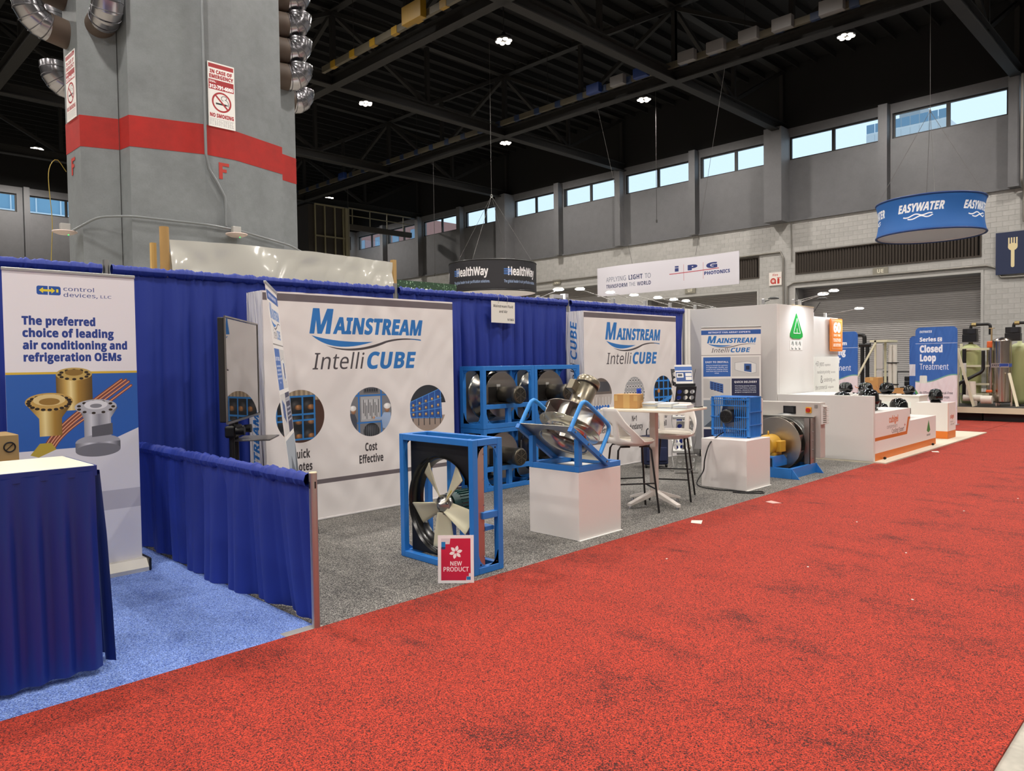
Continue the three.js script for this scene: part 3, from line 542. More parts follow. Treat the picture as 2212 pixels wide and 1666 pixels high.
// ---------- roll-up banner of the left booth ----------
const cdTex = canvasTex(764, 2000, (x, w0, h0) => { x.scale(764 / 840, 2000 / 2200); const w = 840, h = 2200;
  rectc(x, '#e8e4e8', 0, 0, w, h);
  // logo
  x.fillStyle = '#2353a4'; x.beginPath(); x.roundRect(200, 96, 148, 64, 14); x.fill(); rectc(x, '#e8e4e8', 268, 96, 7, 64);
  path(x, [[214, 128], [240, 106], [240, 120], [290, 120], [290, 106], [314, 128], [290, 150], [290, 136], [240, 136], [240, 150]], '#e6d23c'); rectc(x, '#e6d23c', 320, 116, 14, 24);
  text(x, 'control', 362, 124, 31, '#3a4a86', { weight: 'normal', w: 206 }); text(x, 'devices,', 362, 168, 31, '#3a4a86', { weight: 'normal', w: 228 }); text(x, 'LLC', 600, 168, 22, '#3a4a86', { weight: 'normal', w: 80 });
  const b = '#263f8c';
  [['The preferred', 462], ['choice of leading', 580], ['air conditioning and', 674], ['refrigeration OEMs', 630]].forEach(([s, wd], i) => text(x, s, 106, 378 + i * 88, 58, b, { w: wd, stroke: 5 }));
  // blue field and yellow rule
  path(x, [[0, 736], [w, 736], [w, 1170], [560, 1290], [0, 1290]], '#2a5fb0'); rectc(x, '#d8b43c', 0, 722, w, 16);
  path(x, [[0, 1290], [560, 1290], [w, 1168], [w, h], [0, h]], '#dcdbe0');
  const brass = (a, c) => { const g = x.createLinearGradient(a, 0, c, 0); g.addColorStop(0, '#6a4f22'); g.addColorStop(0.25, '#c9a558'); g.addColorStop(0.4, '#f0dc9c'); g.addColorStop(0.6, '#a98238'); g.addColorStop(1, '#5a431c'); return g; };
  const alum = (a, c) => { const g = x.createLinearGradient(a, 0, c, 0); g.addColorStop(0, '#6e6e74'); g.addColorStop(0.3, '#d9d9dd'); g.addColorStop(0.5, '#8f8f96'); g.addColorStop(0.75, '#c9c9ce'); g.addColorStop(1, '#55555b'); return g; };
  const ell = (cx, cy, rx, ry, f) => { x.fillStyle = f; x.beginPath(); x.ellipse(cx, cy, rx, ry, 0, 0, 7); x.fill(); };
  const holes = (cx, cy, rx, ry, n, r) => { for (let i = 0; i < n; i++) { const a = i / n * 2 * PI; ell(cx + rx * Math.cos(a), cy + ry * Math.sin(a), r * 1.2, r * 0.8, '#2b2014'); } };
  // tall brass body
  x.fillStyle = brass(300, 532); x.fillRect(300, 740, 232, 270); ell(416, 740, 116, 48, '#c2a45c'); holes(416, 744, 92, 34, 12, 11); ell(416, 728, 58, 24, '#8c6c30');
  // copper tubes
  x.lineCap = 'round'; for (const [a, c, e, f] of [[230, 1250, 730, 790], [248, 1260, 760, 792], [262, 1268, 780, 806], [276, 1276, 796, 836]]) { x.strokeStyle = '#8a4428'; x.lineWidth = 20; x.beginPath(); x.moveTo(a, c); x.quadraticCurveTo(a + 60, c - 120, e - 230, f + 180); x.lineTo(e, f); x.stroke(); x.strokeStyle = '#e0a482'; x.lineWidth = 7; x.stroke(); }
  path(x, [[130, 1320], [190, 1240], [260, 1240], [290, 1290], [180, 1340]], '#b9a23c');
  // brass nozzle
  path(x, [[110, 950], [402, 950], [330, 1060], [330, 1190], [190, 1190], [190, 1060]], brass(110, 402)); ell(256, 940, 148, 66, '#c7a158'); holes(256, 946, 128, 52, 20, 12); ell(256, 926, 100, 42, '#e2c88a'); ell(256, 938, 64, 26, '#9a7534');
  // aluminium body
  path(x, [[440, 1000], [700, 1000], [650, 1080], [650, 1240], [470, 1240], [470, 1080]], alum(440, 700)); ell(552, 990, 140, 56, '#b9b9be'); holes(552, 994, 116, 44, 11, 11); ell(552, 976, 78, 34, '#e3e3e6'); ell(552, 984, 40, 16, '#8a8a90');
  ell(560, 1260, 150, 56, '#a6a6ac'); path(x, [[410, 1260], [710, 1260], [710, 1320], [410, 1320]], alum(410, 710)); ell(560, 1320, 150, 50, '#77777d'); path(x, [[520, 1140], [660, 1120], [660, 1210], [520, 1220]], '#5f5f65');
  rectc(x, '#b9b8c0', 0, 1640, w, 150);
});
function rollup(name, label, x, z, ry, w, h, tex, o = {}) {
  const t = thing(name, label, 'banner', [x, 0.008, z], ry);
  if (o.lean) { t.rotation.order = 'YXZ'; t.rotation.x = o.lean; t.position.y += 0.012; }
  const pr = mesh('print', slab(w, h - 0.1, 0.004), P(tex, 0.55), t); pr.position.set(0, 0.09 + (h - 0.1) / 2, 0);
  mesh('top_rail', box(w + 0.01, 0.025, 0.02, 0, h, 0, 0.006), ALU, t);
  const base = poly([[-0.1, 0], [0.1, 0], [0.1, 0.03], [0.05, 0.09], [-0.05, 0.09], [-0.1, 0.03]], w + 0.03); rot(base, 0, PI / 2, 0); base.translate(-(w + 0.03) / 2, 0, 0);
  const bs = mesh('base', base, M('#d8d4c8', 0.4, 0.4), t);
  for (const s of [-1, 1]) mesh('end_cap', box(0.02, 0.1, 0.21, s * (w / 2 + 0.025), 0.05, 0, 0.012), BLACK, bs);
  mesh('support_pole', cyl(V(0, 0.08, -0.03), V(0, h, -0.03), 0.008, 0.008, 8), ALU, t);
  return t;
}
rollup('rollup_banner', 'white and blue roll-up banner picturing brass fittings', 1.575, -6.06, 0, 0.85, 2.25, cdTex);
// cartons at the far left, printed with a fitting
{
  const t = thing('cardboard_carton', 'brown carton with a small warning mark at the left edge', 'box', [0.88, 0, -5.65]);
  mesh('lower_box', bb(-0.25, 0.24, 0.009, 0.98, -0.2, 0.2, 0.005), CARTON, t);
  const u = mesh('upper_box', bb(-0.24, 0.22, 0.981, 1.155, -0.17, 0.17, 0.005), M('#a08454', 0.7), t);
  mesh('warning_mark', [mv(new THREE.TorusGeometry(0.03, 0.004, 6, 20), 0.17, 1.08, 0.172), bar(V(0.15, 1.06, 0.172), V(0.19, 1.1, 0.172), 0.004)], BLACK, t);
}
// ---------- fabric displays ----------
const LB = '#2a74bd', DG = '#4a4549';
function mainLogo(x, cx, top, w, gray = '#4a4549') { // "Mainstream" small-caps italic with swoosh, IntelliCUBE below
  const k = w / 1000;
  x.save(); x.translate(cx - w / 2, top); x.scale(k, k);
  text(x, 'M', 10, 172, 168, LB, { skew: 0.18, w: 190, stroke: 10 });
  text(x, 'AINSTREAM', 212, 172, 112, LB, { skew: 0.18, w: 780, stroke: 9 });
  x.fillStyle = LB; x.beginPath(); x.moveTo(40, 188); x.bezierCurveTo(150, 276, 320, 290, 540, 228); x.bezierCurveTo(380, 236, 180, 226, 40, 188); x.fill();
  x.fillStyle = gray; x.beginPath(); x.moveTo(150, 256); x.bezierCurveTo(300, 300, 480, 278, 640, 224); x.bezierCurveTo(780, 188, 900, 200, 980, 206); x.lineTo(980, 213); x.bezierCurveTo(900, 208, 790, 202, 660, 234); x.bezierCurveTo(500, 296, 300, 318, 150, 256); x.fill();
  x.fillStyle = LB; x.beginPath(); x.moveTo(880, 202); x.lineTo(985, 208); x.lineTo(985, 216); x.lineTo(880, 206); x.fill();
  x.restore();
}
function intelli(x, cx, base, w) { const a = w * 0.47; text(x, 'Intelli', cx - w / 2, base, w * 0.128, DG, { weight: 'normal', skew: 0.2, w: a }); text(x, 'CUBE', cx - w / 2 + a + w * 0.015, base, w * 0.135, LB, { skew: 0.2, w: w * 0.5, stroke: w * 0.006 }); }
function roundPic(x, cx, cy, r, kind) {        // printed round photographs
  x.save(); x.beginPath(); x.arc(cx, cy, r, 0, 7); x.clip();
  const q = (c, a, b, w, h) => rectc(x, c, cx + a * r, cy + b * r, w * r, h * r);
  const ball = (a, b, rx, ry, c0, c1) => { const g = x.createRadialGradient(cx + (a - rx * 0.3) * r, cy + (b - ry * 0.4) * r, 1, cx + a * r, cy + b * r, Math.max(rx, ry) * r); g.addColorStop(0, c0); g.addColorStop(1, c1); x.fillStyle = g; x.beginPath(); x.ellipse(cx + a * r, cy + b * r, rx * r, ry * r, 0, 0, 7); x.fill(); };
  if (kind === 0) {
    q('#4a2f24', -1, -1, 2, 2); for (let i = 0; i < 20; i++) q(i % 2 ? '#8d7b66' : '#b09e84', -1 + i * 0.1, -1, 0.1, 0.4);
    path(x, [[cx - r, cy - 0.72 * r], [cx + 0.62 * r, cy - 0.8 * r], [cx + 0.62 * r, cy + 0.95 * r], [cx - r, cy + 0.8 * r]], '#10141b');
    for (let i = 0; i < 3; i++) for (let j = 0; j < 3; j++) { ball(-0.72 + i * 0.52, -0.4 + j * 0.55, 0.22, 0.2, '#4b4a4c', '#14161b'); ball(-0.6 + i * 0.52, -0.34 + j * 0.55, 0.17, 0.1, '#c58a56', '#3a2416'); }
    x.strokeStyle = '#2b78bd'; x.lineWidth = 0.07 * r; for (const a of [-0.98, -0.44, 0.08, 0.58]) { x.beginPath(); x.moveTo(cx + a * r, cy - 0.78 * r); x.lineTo(cx + a * r, cy + 0.9 * r); x.stroke(); } for (const k of [-0.76, -0.08, 0.14, 0.86]) { x.beginPath(); x.moveTo(cx - r, cy + (k + 0.02) * r); x.lineTo(cx + 0.62 * r, cy + k * r); x.stroke(); }
  } else if (kind === 1) {
    q('#77787d', -1, -1, 2, 2); q('#a9aaae', -0.5, -0.62, 0.95, 1.0); for (let i = 0; i < 10; i++) { q('#d6d6d8', -0.42 + i * 0.08, -0.5, 0.03, 0.8); q('#3c3d42', -0.39 + i * 0.08, -0.5 + (i % 3) * 0.12, 0.035, 0.55); }
    q('#55565b', -0.35, -1, 0.7, 0.24); for (let i = 0; i < 6; i++) q('#2a2b30', -0.3 + i * 0.11, -0.94, 0.07, 0.12);
    for (const a of [-0.62, 0.46]) q('#2f74c0', a, -1, 0.07, 2); for (const b of [-0.7, 0.4]) q('#2f74c0', -1, b, 2, 0.06);
    ball(0, 0.8, 0.38, 0.34, '#4a4c52', '#15161a'); for (let i = 0; i < 8; i++) q('#6a6c72', -0.34 + i * 0.09, 0.55, 0.02, 0.45);
    path(x, [[cx - r, cy + 0.05 * r], [cx - 0.8 * r, cy + 0.02 * r], [cx - 0.68 * r, cy + 0.3 * r], [cx - 0.72 * r, cy + r], [cx - r, cy + r]], '#474b58'); ball(-0.84, -0.06, 0.11, 0.13, '#d0a486', '#7d563e'); ball(-0.86, -0.17, 0.15, 0.11, '#ffffff', '#cfccc8');
    path(x, [[cx + 0.6 * r, cy + 0.06 * r], [cx + 0.95 * r, cy + 0.08 * r], [cx + r, cy + 0.8 * r], [cx + 0.55 * r, cy + 0.7 * r], [cx + 0.5 * r, cy + 0.36 * r], [cx + 0.12 * r, cy + 0.3 * r], [cx + 0.12 * r, cy + 0.22 * r], [cx + 0.5 * r, cy + 0.24 * r]], '#9db3d4'); ball(0.78, -0.08, 0.12, 0.14, '#d0a486', '#7d563e'); ball(0.79, -0.2, 0.18, 0.12, '#ffffff', '#cfccc8'); ball(0.12, 0.25, 0.06, 0.05, '#d8ad90', '#a87a5c');
  } else if (kind === 2) {
    q('#2b2f36', -1, -1, 2, 0.8); q('#a08f84', -1, 0.35, 2, 0.7); path(x, [[cx - 0.98 * r, cy - 0.28 * r], [cx + 0.72 * r, cy - 0.85 * r], [cx + 0.78 * r, cy + 0.5 * r], [cx - 0.98 * r, cy + 0.4 * r]], '#27529a');
    x.strokeStyle = '#4f8fd8'; x.lineWidth = 0.03 * r; for (let i = 0; i < 6; i++) { const a = -0.95 + i * 0.33; x.beginPath(); x.moveTo(cx + a * r, cy + (-0.3 - i * 0.11) * r); x.lineTo(cx + a * r, cy + (0.4 + i * 0.02) * r); x.stroke(); } for (let j = 0; j < 4; j++) { x.beginPath(); x.moveTo(cx - 0.98 * r, cy + (-0.28 + j * 0.22) * r); x.lineTo(cx + 0.76 * r, cy + (-0.85 + j * 0.44) * r); x.stroke(); }
    for (let i = 0; i < 5; i++) for (let j = 0; j < 3; j++) ball(-0.8 + i * 0.34, -0.14 - i * 0.08 + j * (0.2 + i * 0.04), 0.07, 0.07, '#f0d49a', '#6a4a26');
    for (let i = 0; i < 6; i++) q('#23242a', -0.85 + i * 0.3, 0.42, 0.04, 0.32);
  } else if (kind === 3) {
    q('#6d625c', -1, -1, 2, 0.9); q('#bdb4ae', -1, -0.1, 2, 0.6); q('#4a4a50', -0.8, -0.8, 1.6, 0.55); for (let i = 0; i < 6; i++) { q('#d9d6d2', -0.7 + i * 0.28, 0.05, 0.05, 0.5); x.fillStyle = '#2f6fc4'; x.beginPath(); x.arc(cx + (-0.6 + i * 0.25) * r, cy + 0.62 * r, 0.12 * r, 0, 7); x.fill(); }
  } else if (kind === 4) {
    q('#a7a6a9', -1, -1, 2, 2); for (let i = 0; i < 8; i++) for (let j = 0; j < 6; j++) { x.fillStyle = '#e4e2df'; x.beginPath(); x.arc(cx + (-0.95 + i * 0.27) * r, cy + (-0.8 + j * 0.36) * r, 0.095 * r, 0, 7); x.fill(); x.fillStyle = '#3a3b40'; x.beginPath(); x.arc(cx + (-0.95 + i * 0.27) * r, cy + (-0.8 + j * 0.36) * r, 0.055 * r, 0, 7); x.fill(); }
    q('#2a55d8', 0.2, -0.3, 0.45, 1.1); for (let i = 0; i < 3; i++) q('#173a9e', 0.28, -0.2 + i * 0.35, 0.3, 0.2);
  } else {
    q('#141c26', -1, -1, 2, 2); for (let i = 0; i < 4; i++) { q('#2f86dc', -1 + i * 0.5, -1, 0.12, 2); q('#2f86dc', -1, -0.75 + i * 0.5, 2, 0.1); } x.fillStyle = '#c98a4a'; x.beginPath(); x.arc(cx - 0.45 * r, cy - 0.1 * r, 0.13 * r, 0, 7); x.fill(); path(x, [[cx - r, cy + 0.7 * r], [cx + r, cy + 0.2 * r], [cx + r, cy + 0.4 * r], [cx - r, cy + 0.95 * r]], '#3f93e6');
  }
  x.restore();
}
function displayTex(pics, caps) {
  return canvasTex(1400, 1360, (x, w, h) => {
    const s = w / 2.35, X = (m) => m * s, Y = (m) => h - m * h / 2.28;
    rectc(x, '#e7e1df', 0, 0, w, h); rectc(x, '#6b6266', 0, Y(2.262), w, Y(2.19) - Y(2.262)); rectc(x, '#6b6266', 0, Y(0.41), w, Y(0.365) - Y(0.41));
    mainLogo(x, X(1.175), Y(2.135), X(1.45)); intelli(x, X(1.15), Y(1.52), X(1.3));
    pics.forEach((k, i) => roundPic(x, X([0.37, 1.195, 1.965][i]), Y(1.06), X(0.262), k));
    caps.forEach((c, i) => c.forEach((l, j) => text(x, l, X([0.36, 1.185, 1.95][i]), Y(0.645 - j * 0.125), X(0.085), '#403a3c', { align: 'center', kx: 0.62, stroke: 2 })));
  });
}
const wrinkle = dataTex(512, 512, (x, y) => { const a = vnoise((x + y) / 40, (x - y) / 90, 9999, 9999, 61), b = vnoise((x - y * 0.6) / 25, (x + y) / 110, 9999, 9999, 62), v = 255 * (0.5 * a + 0.5 * b); return [v, v, v]; }, false);
function sideTex(draw) { return canvasTex(256, 1360, (x, w, h) => { rectc(x, '#dfdcdc', 0, 0, w, h); x.save(); x.translate(w * 0.62, h * 0.93); x.rotate(-PI / 2); draw(x); x.restore(); }); }
function fabricDisplay(label, x0, tex, stex) {
  const t = thing('fabric_display', label, 'display wall', [x0, 0.01, -6.6]), W = 2.35, H = 2.27;
  const fm = P(tex, 0.75, { bumpMap: wrinkle, bumpScale: 0.02, sheen: 0.2 });
  const pr = mesh('front_print', slab(W, H, 0.006), fm, t); pr.position.set(W / 2, H / 2, 0);
  const e = mesh('end_print', slab(0.31, H, 0.006), P(stex, 0.75, { bumpMap: wrinkle, bumpScale: 0.02 }), t); e.position.set(-0.003, H / 2, -0.16); e.rotation.y = -PI / 2;
  const e2 = mesh('end_cloth', box(0.006, H, 0.31, W + 0.003, H / 2, -0.16), M('#dfdcdc', 0.8), t);
  mesh('bottom_seam', box(W, 0.018, 0.012, W / 2, 0.009, 0.004, 0.004), M('#d8d4d3', 0.8), t);
  const fr = []; for (const x of [0.05, 0.8, 1.55, 2.3]) for (const z of [-0.03, -0.28]) fr.push(cyl(V(x, 0.01, z), V(x, H - 0.02, z), 0.011, 0.011, 6));
  for (let i = 0; i < 3; i++) for (let j = 0; j < 3; j++) { const a = 0.05 + i * 0.75, b = a + 0.75, c = 0.02 + j * 0.74, d = c + 0.74; fr.push(cyl(V(a, c, -0.05), V(b, d, -0.25), 0.008, 0.008, 6), cyl(V(a, d, -0.05), V(b, c, -0.25), 0.008, 0.008, 6)); }
  mesh('folding_frame', fr, ALU, t);
}
fabricDisplay('white fabric display showing Quick Quotes and Cost Effective pictures', 3.31, displayTex([0, 1, 2], [['Quick', 'Quotes'], ['Cost', 'Effective'], []]),
  sideTex((x) => { text(x, 'MAINSTREAM', 0, 0, 96, LB, { skew: 0.15, w: 560, stroke: 5 }); x.fillStyle = DG; x.beginPath(); x.moveTo(0, 40); x.bezierCurveTo(200, 110, 330, 20, 560, 40); x.bezierCurveTo(330, 40, 200, 130, 0, 40); x.fill(); }));
fabricDisplay('white fabric display behind the high table and stools', 8.07, displayTex([3, 4, 6], [['Energy', 'Efficient'], ['N+1', 'Redundancy'], ['Easy to', 'Install']]),
  sideTex((x) => { text(x, 'Intelli', 500, 0, 96, DG, { weight: 'normal', skew: 0.2, w: 320 }); text(x, 'CUBE', 840, 0, 100, LB, { skew: 0.2, w: 330 }); }));
// ---------- booth name card ----------
{
  const o = thing('name_card', 'white booth name card pinned on the blue drape', 'sign', [6.8, 2.225, -6.91]);
  const b = mesh('card', slab(0.43, 0.28, 0.004), P(canvasTex(640, 420, (x) => { rectc(x, '#e6e2d8', 0, 0, 640, 420); text(x, 'Mainstream Fluid', 320, 120, 52, '#1c1a1a', { align: 'center', w: 540 }); text(x, 'and Air', 320, 222, 52, '#1c1a1a', { align: 'center', w: 230 }); text(x, 'N1865', 612, 372, 44, '#1c1a1a', { align: 'right', w: 180 }); }), 0.7), o);
  b.rotation.z = -0.012;
  for (const s of [-0.09, 0.07]) mesh('hook', tube([V(s, 0.11, 0.006), V(s, 0.15, 0.01), V(s + 0.01, 0.2, 0.0), V(s, 0.22, -0.05)], 0.002, 12, 5), STEEL, o);
}
// ---------- television on a rolling stand ----------
{
  const ax = 2.44, az = -5.48, bx2 = 3.15, bz2 = -6.39, L = 1.15, ry = -Math.atan2(bz2 - az, bx2 - ax);
  const t = thing('television', 'large television on a black rolling stand, screen mirroring the display', 'television', [(ax + bx2) / 2, 0.008, (az + bz2) / 2], ry);
  // local +x runs away from camera; screen faces local +z
  mesh('case', box(L, 0.8, 0.05, 0, 1.53, -0.03, 0.01), M('#171615', 0.5), t);
  mesh('bezel', [box(L, 0.012, 0.012, 0, 1.936, 0.0), box(L, 0.018, 0.012, 0, 1.124, 0.0), box(0.012, 0.8, 0.012, -L / 2 + 0.006, 1.53, 0.0), box(0.012, 0.8, 0.012, L / 2 - 0.006, 1.53, 0.0)], M('#8d8a86', 0.3, 0.8), t);
  mesh('screen', box(L - 0.024, 0.786, 0.004, 0, 1.53, -0.002), new THREE.MeshPhysicalMaterial({ color: '#1a1a1c', roughness: 0.025, ior: 2.2, clearcoat: 1, clearcoatRoughness: 0.02 }), t);
  for (const s of [-0.07, 0.07]) mesh('post', cyl(V(s, 0.05, -0.09), V(s, 1.5, -0.09), 0.022, 0.022, 14), BLACK, t);
  mesh('clamp', [box(0.26, 0.1, 0.09, 0, 1.02, -0.09, 0.02), cyl(V(-0.14, 1.03, -0.04), V(-0.14, 1.03, 0.03), 0.03, 0.036, 10), cyl(V(0.1, 1.03, -0.04), V(0.1, 1.03, 0.03), 0.03, 0.036, 10)], BLACK, t);
  mesh('tray', box(0.42, 0.012, 0.3, 0.16, 0.94, 0.06, 0.004), M('#8f8c87', 0.35, 0.4), t);
  for (const s of [-1, 1]) mesh('foot', [box(0.06, 0.05, 0.7, s * 0.35, 0.06, 0, 0.01)], BLACK, t);
  mesh('cross_foot', box(0.76, 0.05, 0.07, 0, 0.07, -0.09, 0.01), BLACK, t);
  for (const s of [-1, 1]) for (const q of [-0.32, 0.32]) mesh('caster', rot(new THREE.CylinderGeometry(0.018, 0.018, 0.02, 12), 0, 0, PI / 2).translate(s * 0.35, 0.0185, q), BLACK, t);
}
// ---------- retrofit roll-up banners ----------
const rfTex = canvasTex(760, 1900, (x, w, h) => {
  rectc(x, '#e9e5e1', 0, 0, w, h); rectc(x, '#2c5aa4', 0, 34, w, 70); text(x, 'RETROFIT FAN ARRAY EXPERTS', w / 2 - 20, 82, 26, '#eef', { align: 'center', w: 540 });
  mainLogo(x, w / 2, 122, 640); intelli(x, w / 2 - 5, 378, 500); rectc(x, '#7a746f', 0, 418, w, 8);
  const cell = (a, b, c) => rectc(x, c, a, b, 352, 300);
  cell(24, 452, '#3666b2'); cell(388, 452, '#cfccc9'); cell(24, 784, '#cfccc9'); cell(388, 784, '#262a4d');
  text(x, 'EASY TO INSTALL', 200, 540, 28, '#f4f4f6', { align: 'center', w: 300 }); ['Easy-to-install fan systems', 'are lightweight, flexible, and', 'ready-to-use, helping clients', 'save time and money during', 'setup.'].forEach((s, i) => text(x, s, 200, 586 + i * 30, 15, '#e9ecf4', { align: 'center', w: i === 4 ? 60 : 280 }));
  text(x, 'QUICK DELIVERY', 564, 852, 30, '#f4f4f6', { align: 'center', w: 290 }); ['Prioritizing speedy delivery,', 'short lead times, and quick', 'quotes, ensures timely', 'project completion and'].forEach((s, i) => text(x, s, 564, 906 + i * 32, 15, '#e9ecf4', { align: 'center', w: 270 }));
  path(x, [[430, 540], [600, 520], [700, 560], [700, 690], [620, 710], [430, 650]], '#e3e2e0', '#8b8b90', 4); path(x, [[548, 555], [640, 560], [640, 690], [548, 670]], '#3b5f9c'); rectc(x, '#1b2a4a', 570, 590, 46, 60);
  path(x, [[110, 820], [280, 870], [280, 1010], [110, 940]], '#3d62a4'); for (let i = 0; i < 4; i++) for (let j = 0; j < 4; j++) rectc(x, '#1c2f5c', 122 + i * 40, 842 + j * 32 + i * 13, 26, 18);
  rectc(x, '#9aa3ad', 24, 1116, w - 48, 420); path(x, [[24, 1536], [300, 1250], [500, 1400], [736, 1180], [736, 1536]], '#4f5a66'); rectc(x, '#262a4d', 24, 1570, w - 48, 220);
});
rollup('rollup_banner', 'roll-up banner with Retrofit heading standing before the grey partition', 10.93, -5.9, -PI / 2 + 0.55, 0.92, 2.08, rfTex);
rollup('rollup_banner', 'narrow leaning roll-up banner seen almost edge-on at the display', 3.14, -5.62, 1.0, 0.9, 2.2, rfTex, { lean: -0.1 });

// ---------- gusset and frame helpers ----------
function gusset(s, t = 0.006) { const pts = [[0, 0], [s, 0]]; for (let i = 1; i < 8; i++) { const a = i / 8 * PI / 2; pts.push([s - s * Math.sin(a) * 0.93, s * (1 - Math.cos(a)) * 0.93 + 0]); } pts.push([0, s]); return poly(pts, t); }
function cellFrame(o, x0, x1, y0, y1, z0, z1, b, g) { // square tube box with arched corner plates on the four vertical faces
  const m = BLUE, T = [];
  for (const x of [x0, x1 - b]) for (const z of [z0, z1 - b]) mesh('corner_post', bb(x, x + b, y0, y1, z, z + b, 0.004), m, o);
  for (const y of [y0, y1 - b]) {
    for (const z of [z0, z1 - b]) mesh('rail', bb(x0 + b, x1 - b, y, y + b, z, z + b, 0.004), m, o);
    for (const x of [x0, x1 - b]) mesh('rail', bb(x, x + b, y, y + b, z0 + b, z1 - b, 0.004), m, o);
  }
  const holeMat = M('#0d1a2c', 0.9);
  for (const [ax, s] of [['z', z1 - 0.01], ['z', z0 + 0.005], ['x', x0 + 0.005], ['x', x1 - 0.01]]) for (const fx of [0, 1]) for (const fy of [0, 1]) {
    const p = gusset(g); if (fx) p.scale(-1, 1, 1); if (fy) p.scale(1, -1, 1);
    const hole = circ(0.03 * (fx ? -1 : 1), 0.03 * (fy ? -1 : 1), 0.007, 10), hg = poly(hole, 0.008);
    for (const q of [p, hg]) {
      if (ax === 'z') q.translate(fx ? x1 - b : x0 + b, fy ? y1 - b : y0 + b, s); else { q.rotateY(PI / 2); if (true) { q.scale(1, 1, -1); } q.translate(s, fy ? y1 - b : y0 + b, fx ? z1 - b : z0 + b); }
    }
    mesh('gusset', p, m, o); mesh('bolt', hg, holeMat, o);  // dark disc here is the bolt hole, its shade put into the colour
  }
}
// motor along +z from the origin; returns parts under o
function motor(o0, p, dir, r, len, mat, capMat, withBox) {
  const o = grp('motor', o0);
  const q = new THREE.Quaternion().setFromUnitVectors(V(0, 1, 0), V(...dir)), put = (g) => g.applyQuaternion(q).translate(...p);
  mesh('motor_body', put(lathe([[0.001, 0], [r * 0.9, 0], [r, 0.01], [r, len * 0.78], [r * 0.985, len * 0.785], [r * 0.985, len * 0.8]], 32)), mat, o);
  mesh('fan_cowl', put(lathe([[r * 0.9, len * 0.8], [r * 1.06, len * 0.8], [r * 1.07, len * 0.82], [r * 1.07, len * 0.94], [r * 0.98, len * 0.985], [r * 0.8, len], [0.001, len]], 32)), mat, o);
  const slots = []; for (let k = 0; k < 6; k++) for (let i = 0; i < 3; i++) for (let j = 0; j <= i; j++) { const a = k * PI / 3, rad = r * (0.3 + 0.2 * i), off2 = (j - i / 2) * r * 0.2; slots.push(put(mv(new THREE.CylinderGeometry(r * 0.075, r * 0.075, 0.004, 6), rad * Math.cos(a) - off2 * Math.sin(a), len + 0.001, rad * Math.sin(a) + off2 * Math.cos(a)))); }
  mesh('cowl_holes', slots, M('#0a0a0a', 0.9), o);
  if (withBox) mesh('junction_box', put(box(r * 0.9, len * 0.3, r * 0.9, r * 1.2, len * 0.45, 0, 0.006)), mat, o);
}
const bronze = M('#5c574d', 0.3, 0.75), bellMat = M('#8f8e88', 0.22, 1), darkSteel = M('#5e5a55', 0.3, 0.9);
// ---------- two by two fan array ----------
for (const [ci, rj, label] of [[0, 0, 'lower left blue fan cube of the two by two array'], [1, 0, 'lower right blue fan cube of the array, behind the tilted fan'], [0, 1, 'upper left blue fan cube of the two by two array'], [1, 1, 'upper right blue fan cube of the array, beside the second display']]) {
  const o = thing('fan_cube', label, 'fan unit', [6.02 + ci * 0.905, 0.009 + rj * 0.76, -6.9], 0, 'stacked fan cubes');
  const W = 0.9, H = 0.757, D = 0.42;
  cellFrame(o, 0, W, 0, H, 0, D, 0.055, 0.13);
  mesh('back_sheet', poly(R4(0.055, W - 0.055, 0.055, H - 0.055), 0.004, [circ(W / 2, 0.4, 0.3, 32)]).translate(0, 0, 0.012), GALV, o);
  mesh('inlet_bell', rot(lathe([[0.335, -0.002], [0.33, 0.01], [0.31, 0.03], [0.26, 0.06], [0.215, 0.1], [0.195, 0.14], [0.19, 0.17], [0.2, 0.17]], 40), PI / 2, 0, 0).translate(W / 2, 0.4, 0.01), bellMat, o);
  mesh('wheel_shroud', rot(lathe([[0.2, 0.15], [0.215, 0.155], [0.25, 0.165], [0.28, 0.17], [0.28, 0.175], [0.2, 0.16]], 40), PI / 2, 0, 0).translate(W / 2, 0.4, 0.01), bellMat, o);
  mesh('wheel_back', rot(lathe([[0.001, 0.262], [0.28, 0.262], [0.282, 0.266], [0.28, 0.27], [0.001, 0.27]], 40), PI / 2, 0, 0).translate(W / 2, 0.4, 0.01), M('#a39d94', 0.35, 0.9), o);
  for (let k = 0; k < 9; k++) { const a = k / 9 * 2 * PI; const g = box(0.004, 0.13, 0.1, 0, 0.21, 0.225); g.rotateZ(0); g.translate(0.03, 0, 0); g.rotateZ(a); g.translate(W / 2, 0.4, 0.0); mesh('blade', g, STEEL, o); }
  mesh('motor_plate', [bb(0.22, 0.36, 0.27, 0.5, 0.275, 0.285), bb(0.2, 0.7, 0.29, 0.305, 0.27, D - 0.02)], M('#23211f', 0.5, 0.3), o);
  mesh('motor_rail', [bb(0.055, W - 0.055, 0.235, 0.29, D - 0.06, D - 0.005, 0.003), bb(W / 2 - 0.03, W / 2 + 0.03, 0.055, 0.235, D - 0.06, D - 0.005, 0.003)], BLUE, o);
  motor(o, [W / 2, 0.4, 0.28], [0, 0, 1], 0.103, 0.33, bronze, bronze, false);
  mesh('label_tag', bb(0.36, 0.42, 0.5, 0.53, 0.275, 0.285), M('#d9d6cf', 0.6), o);
}
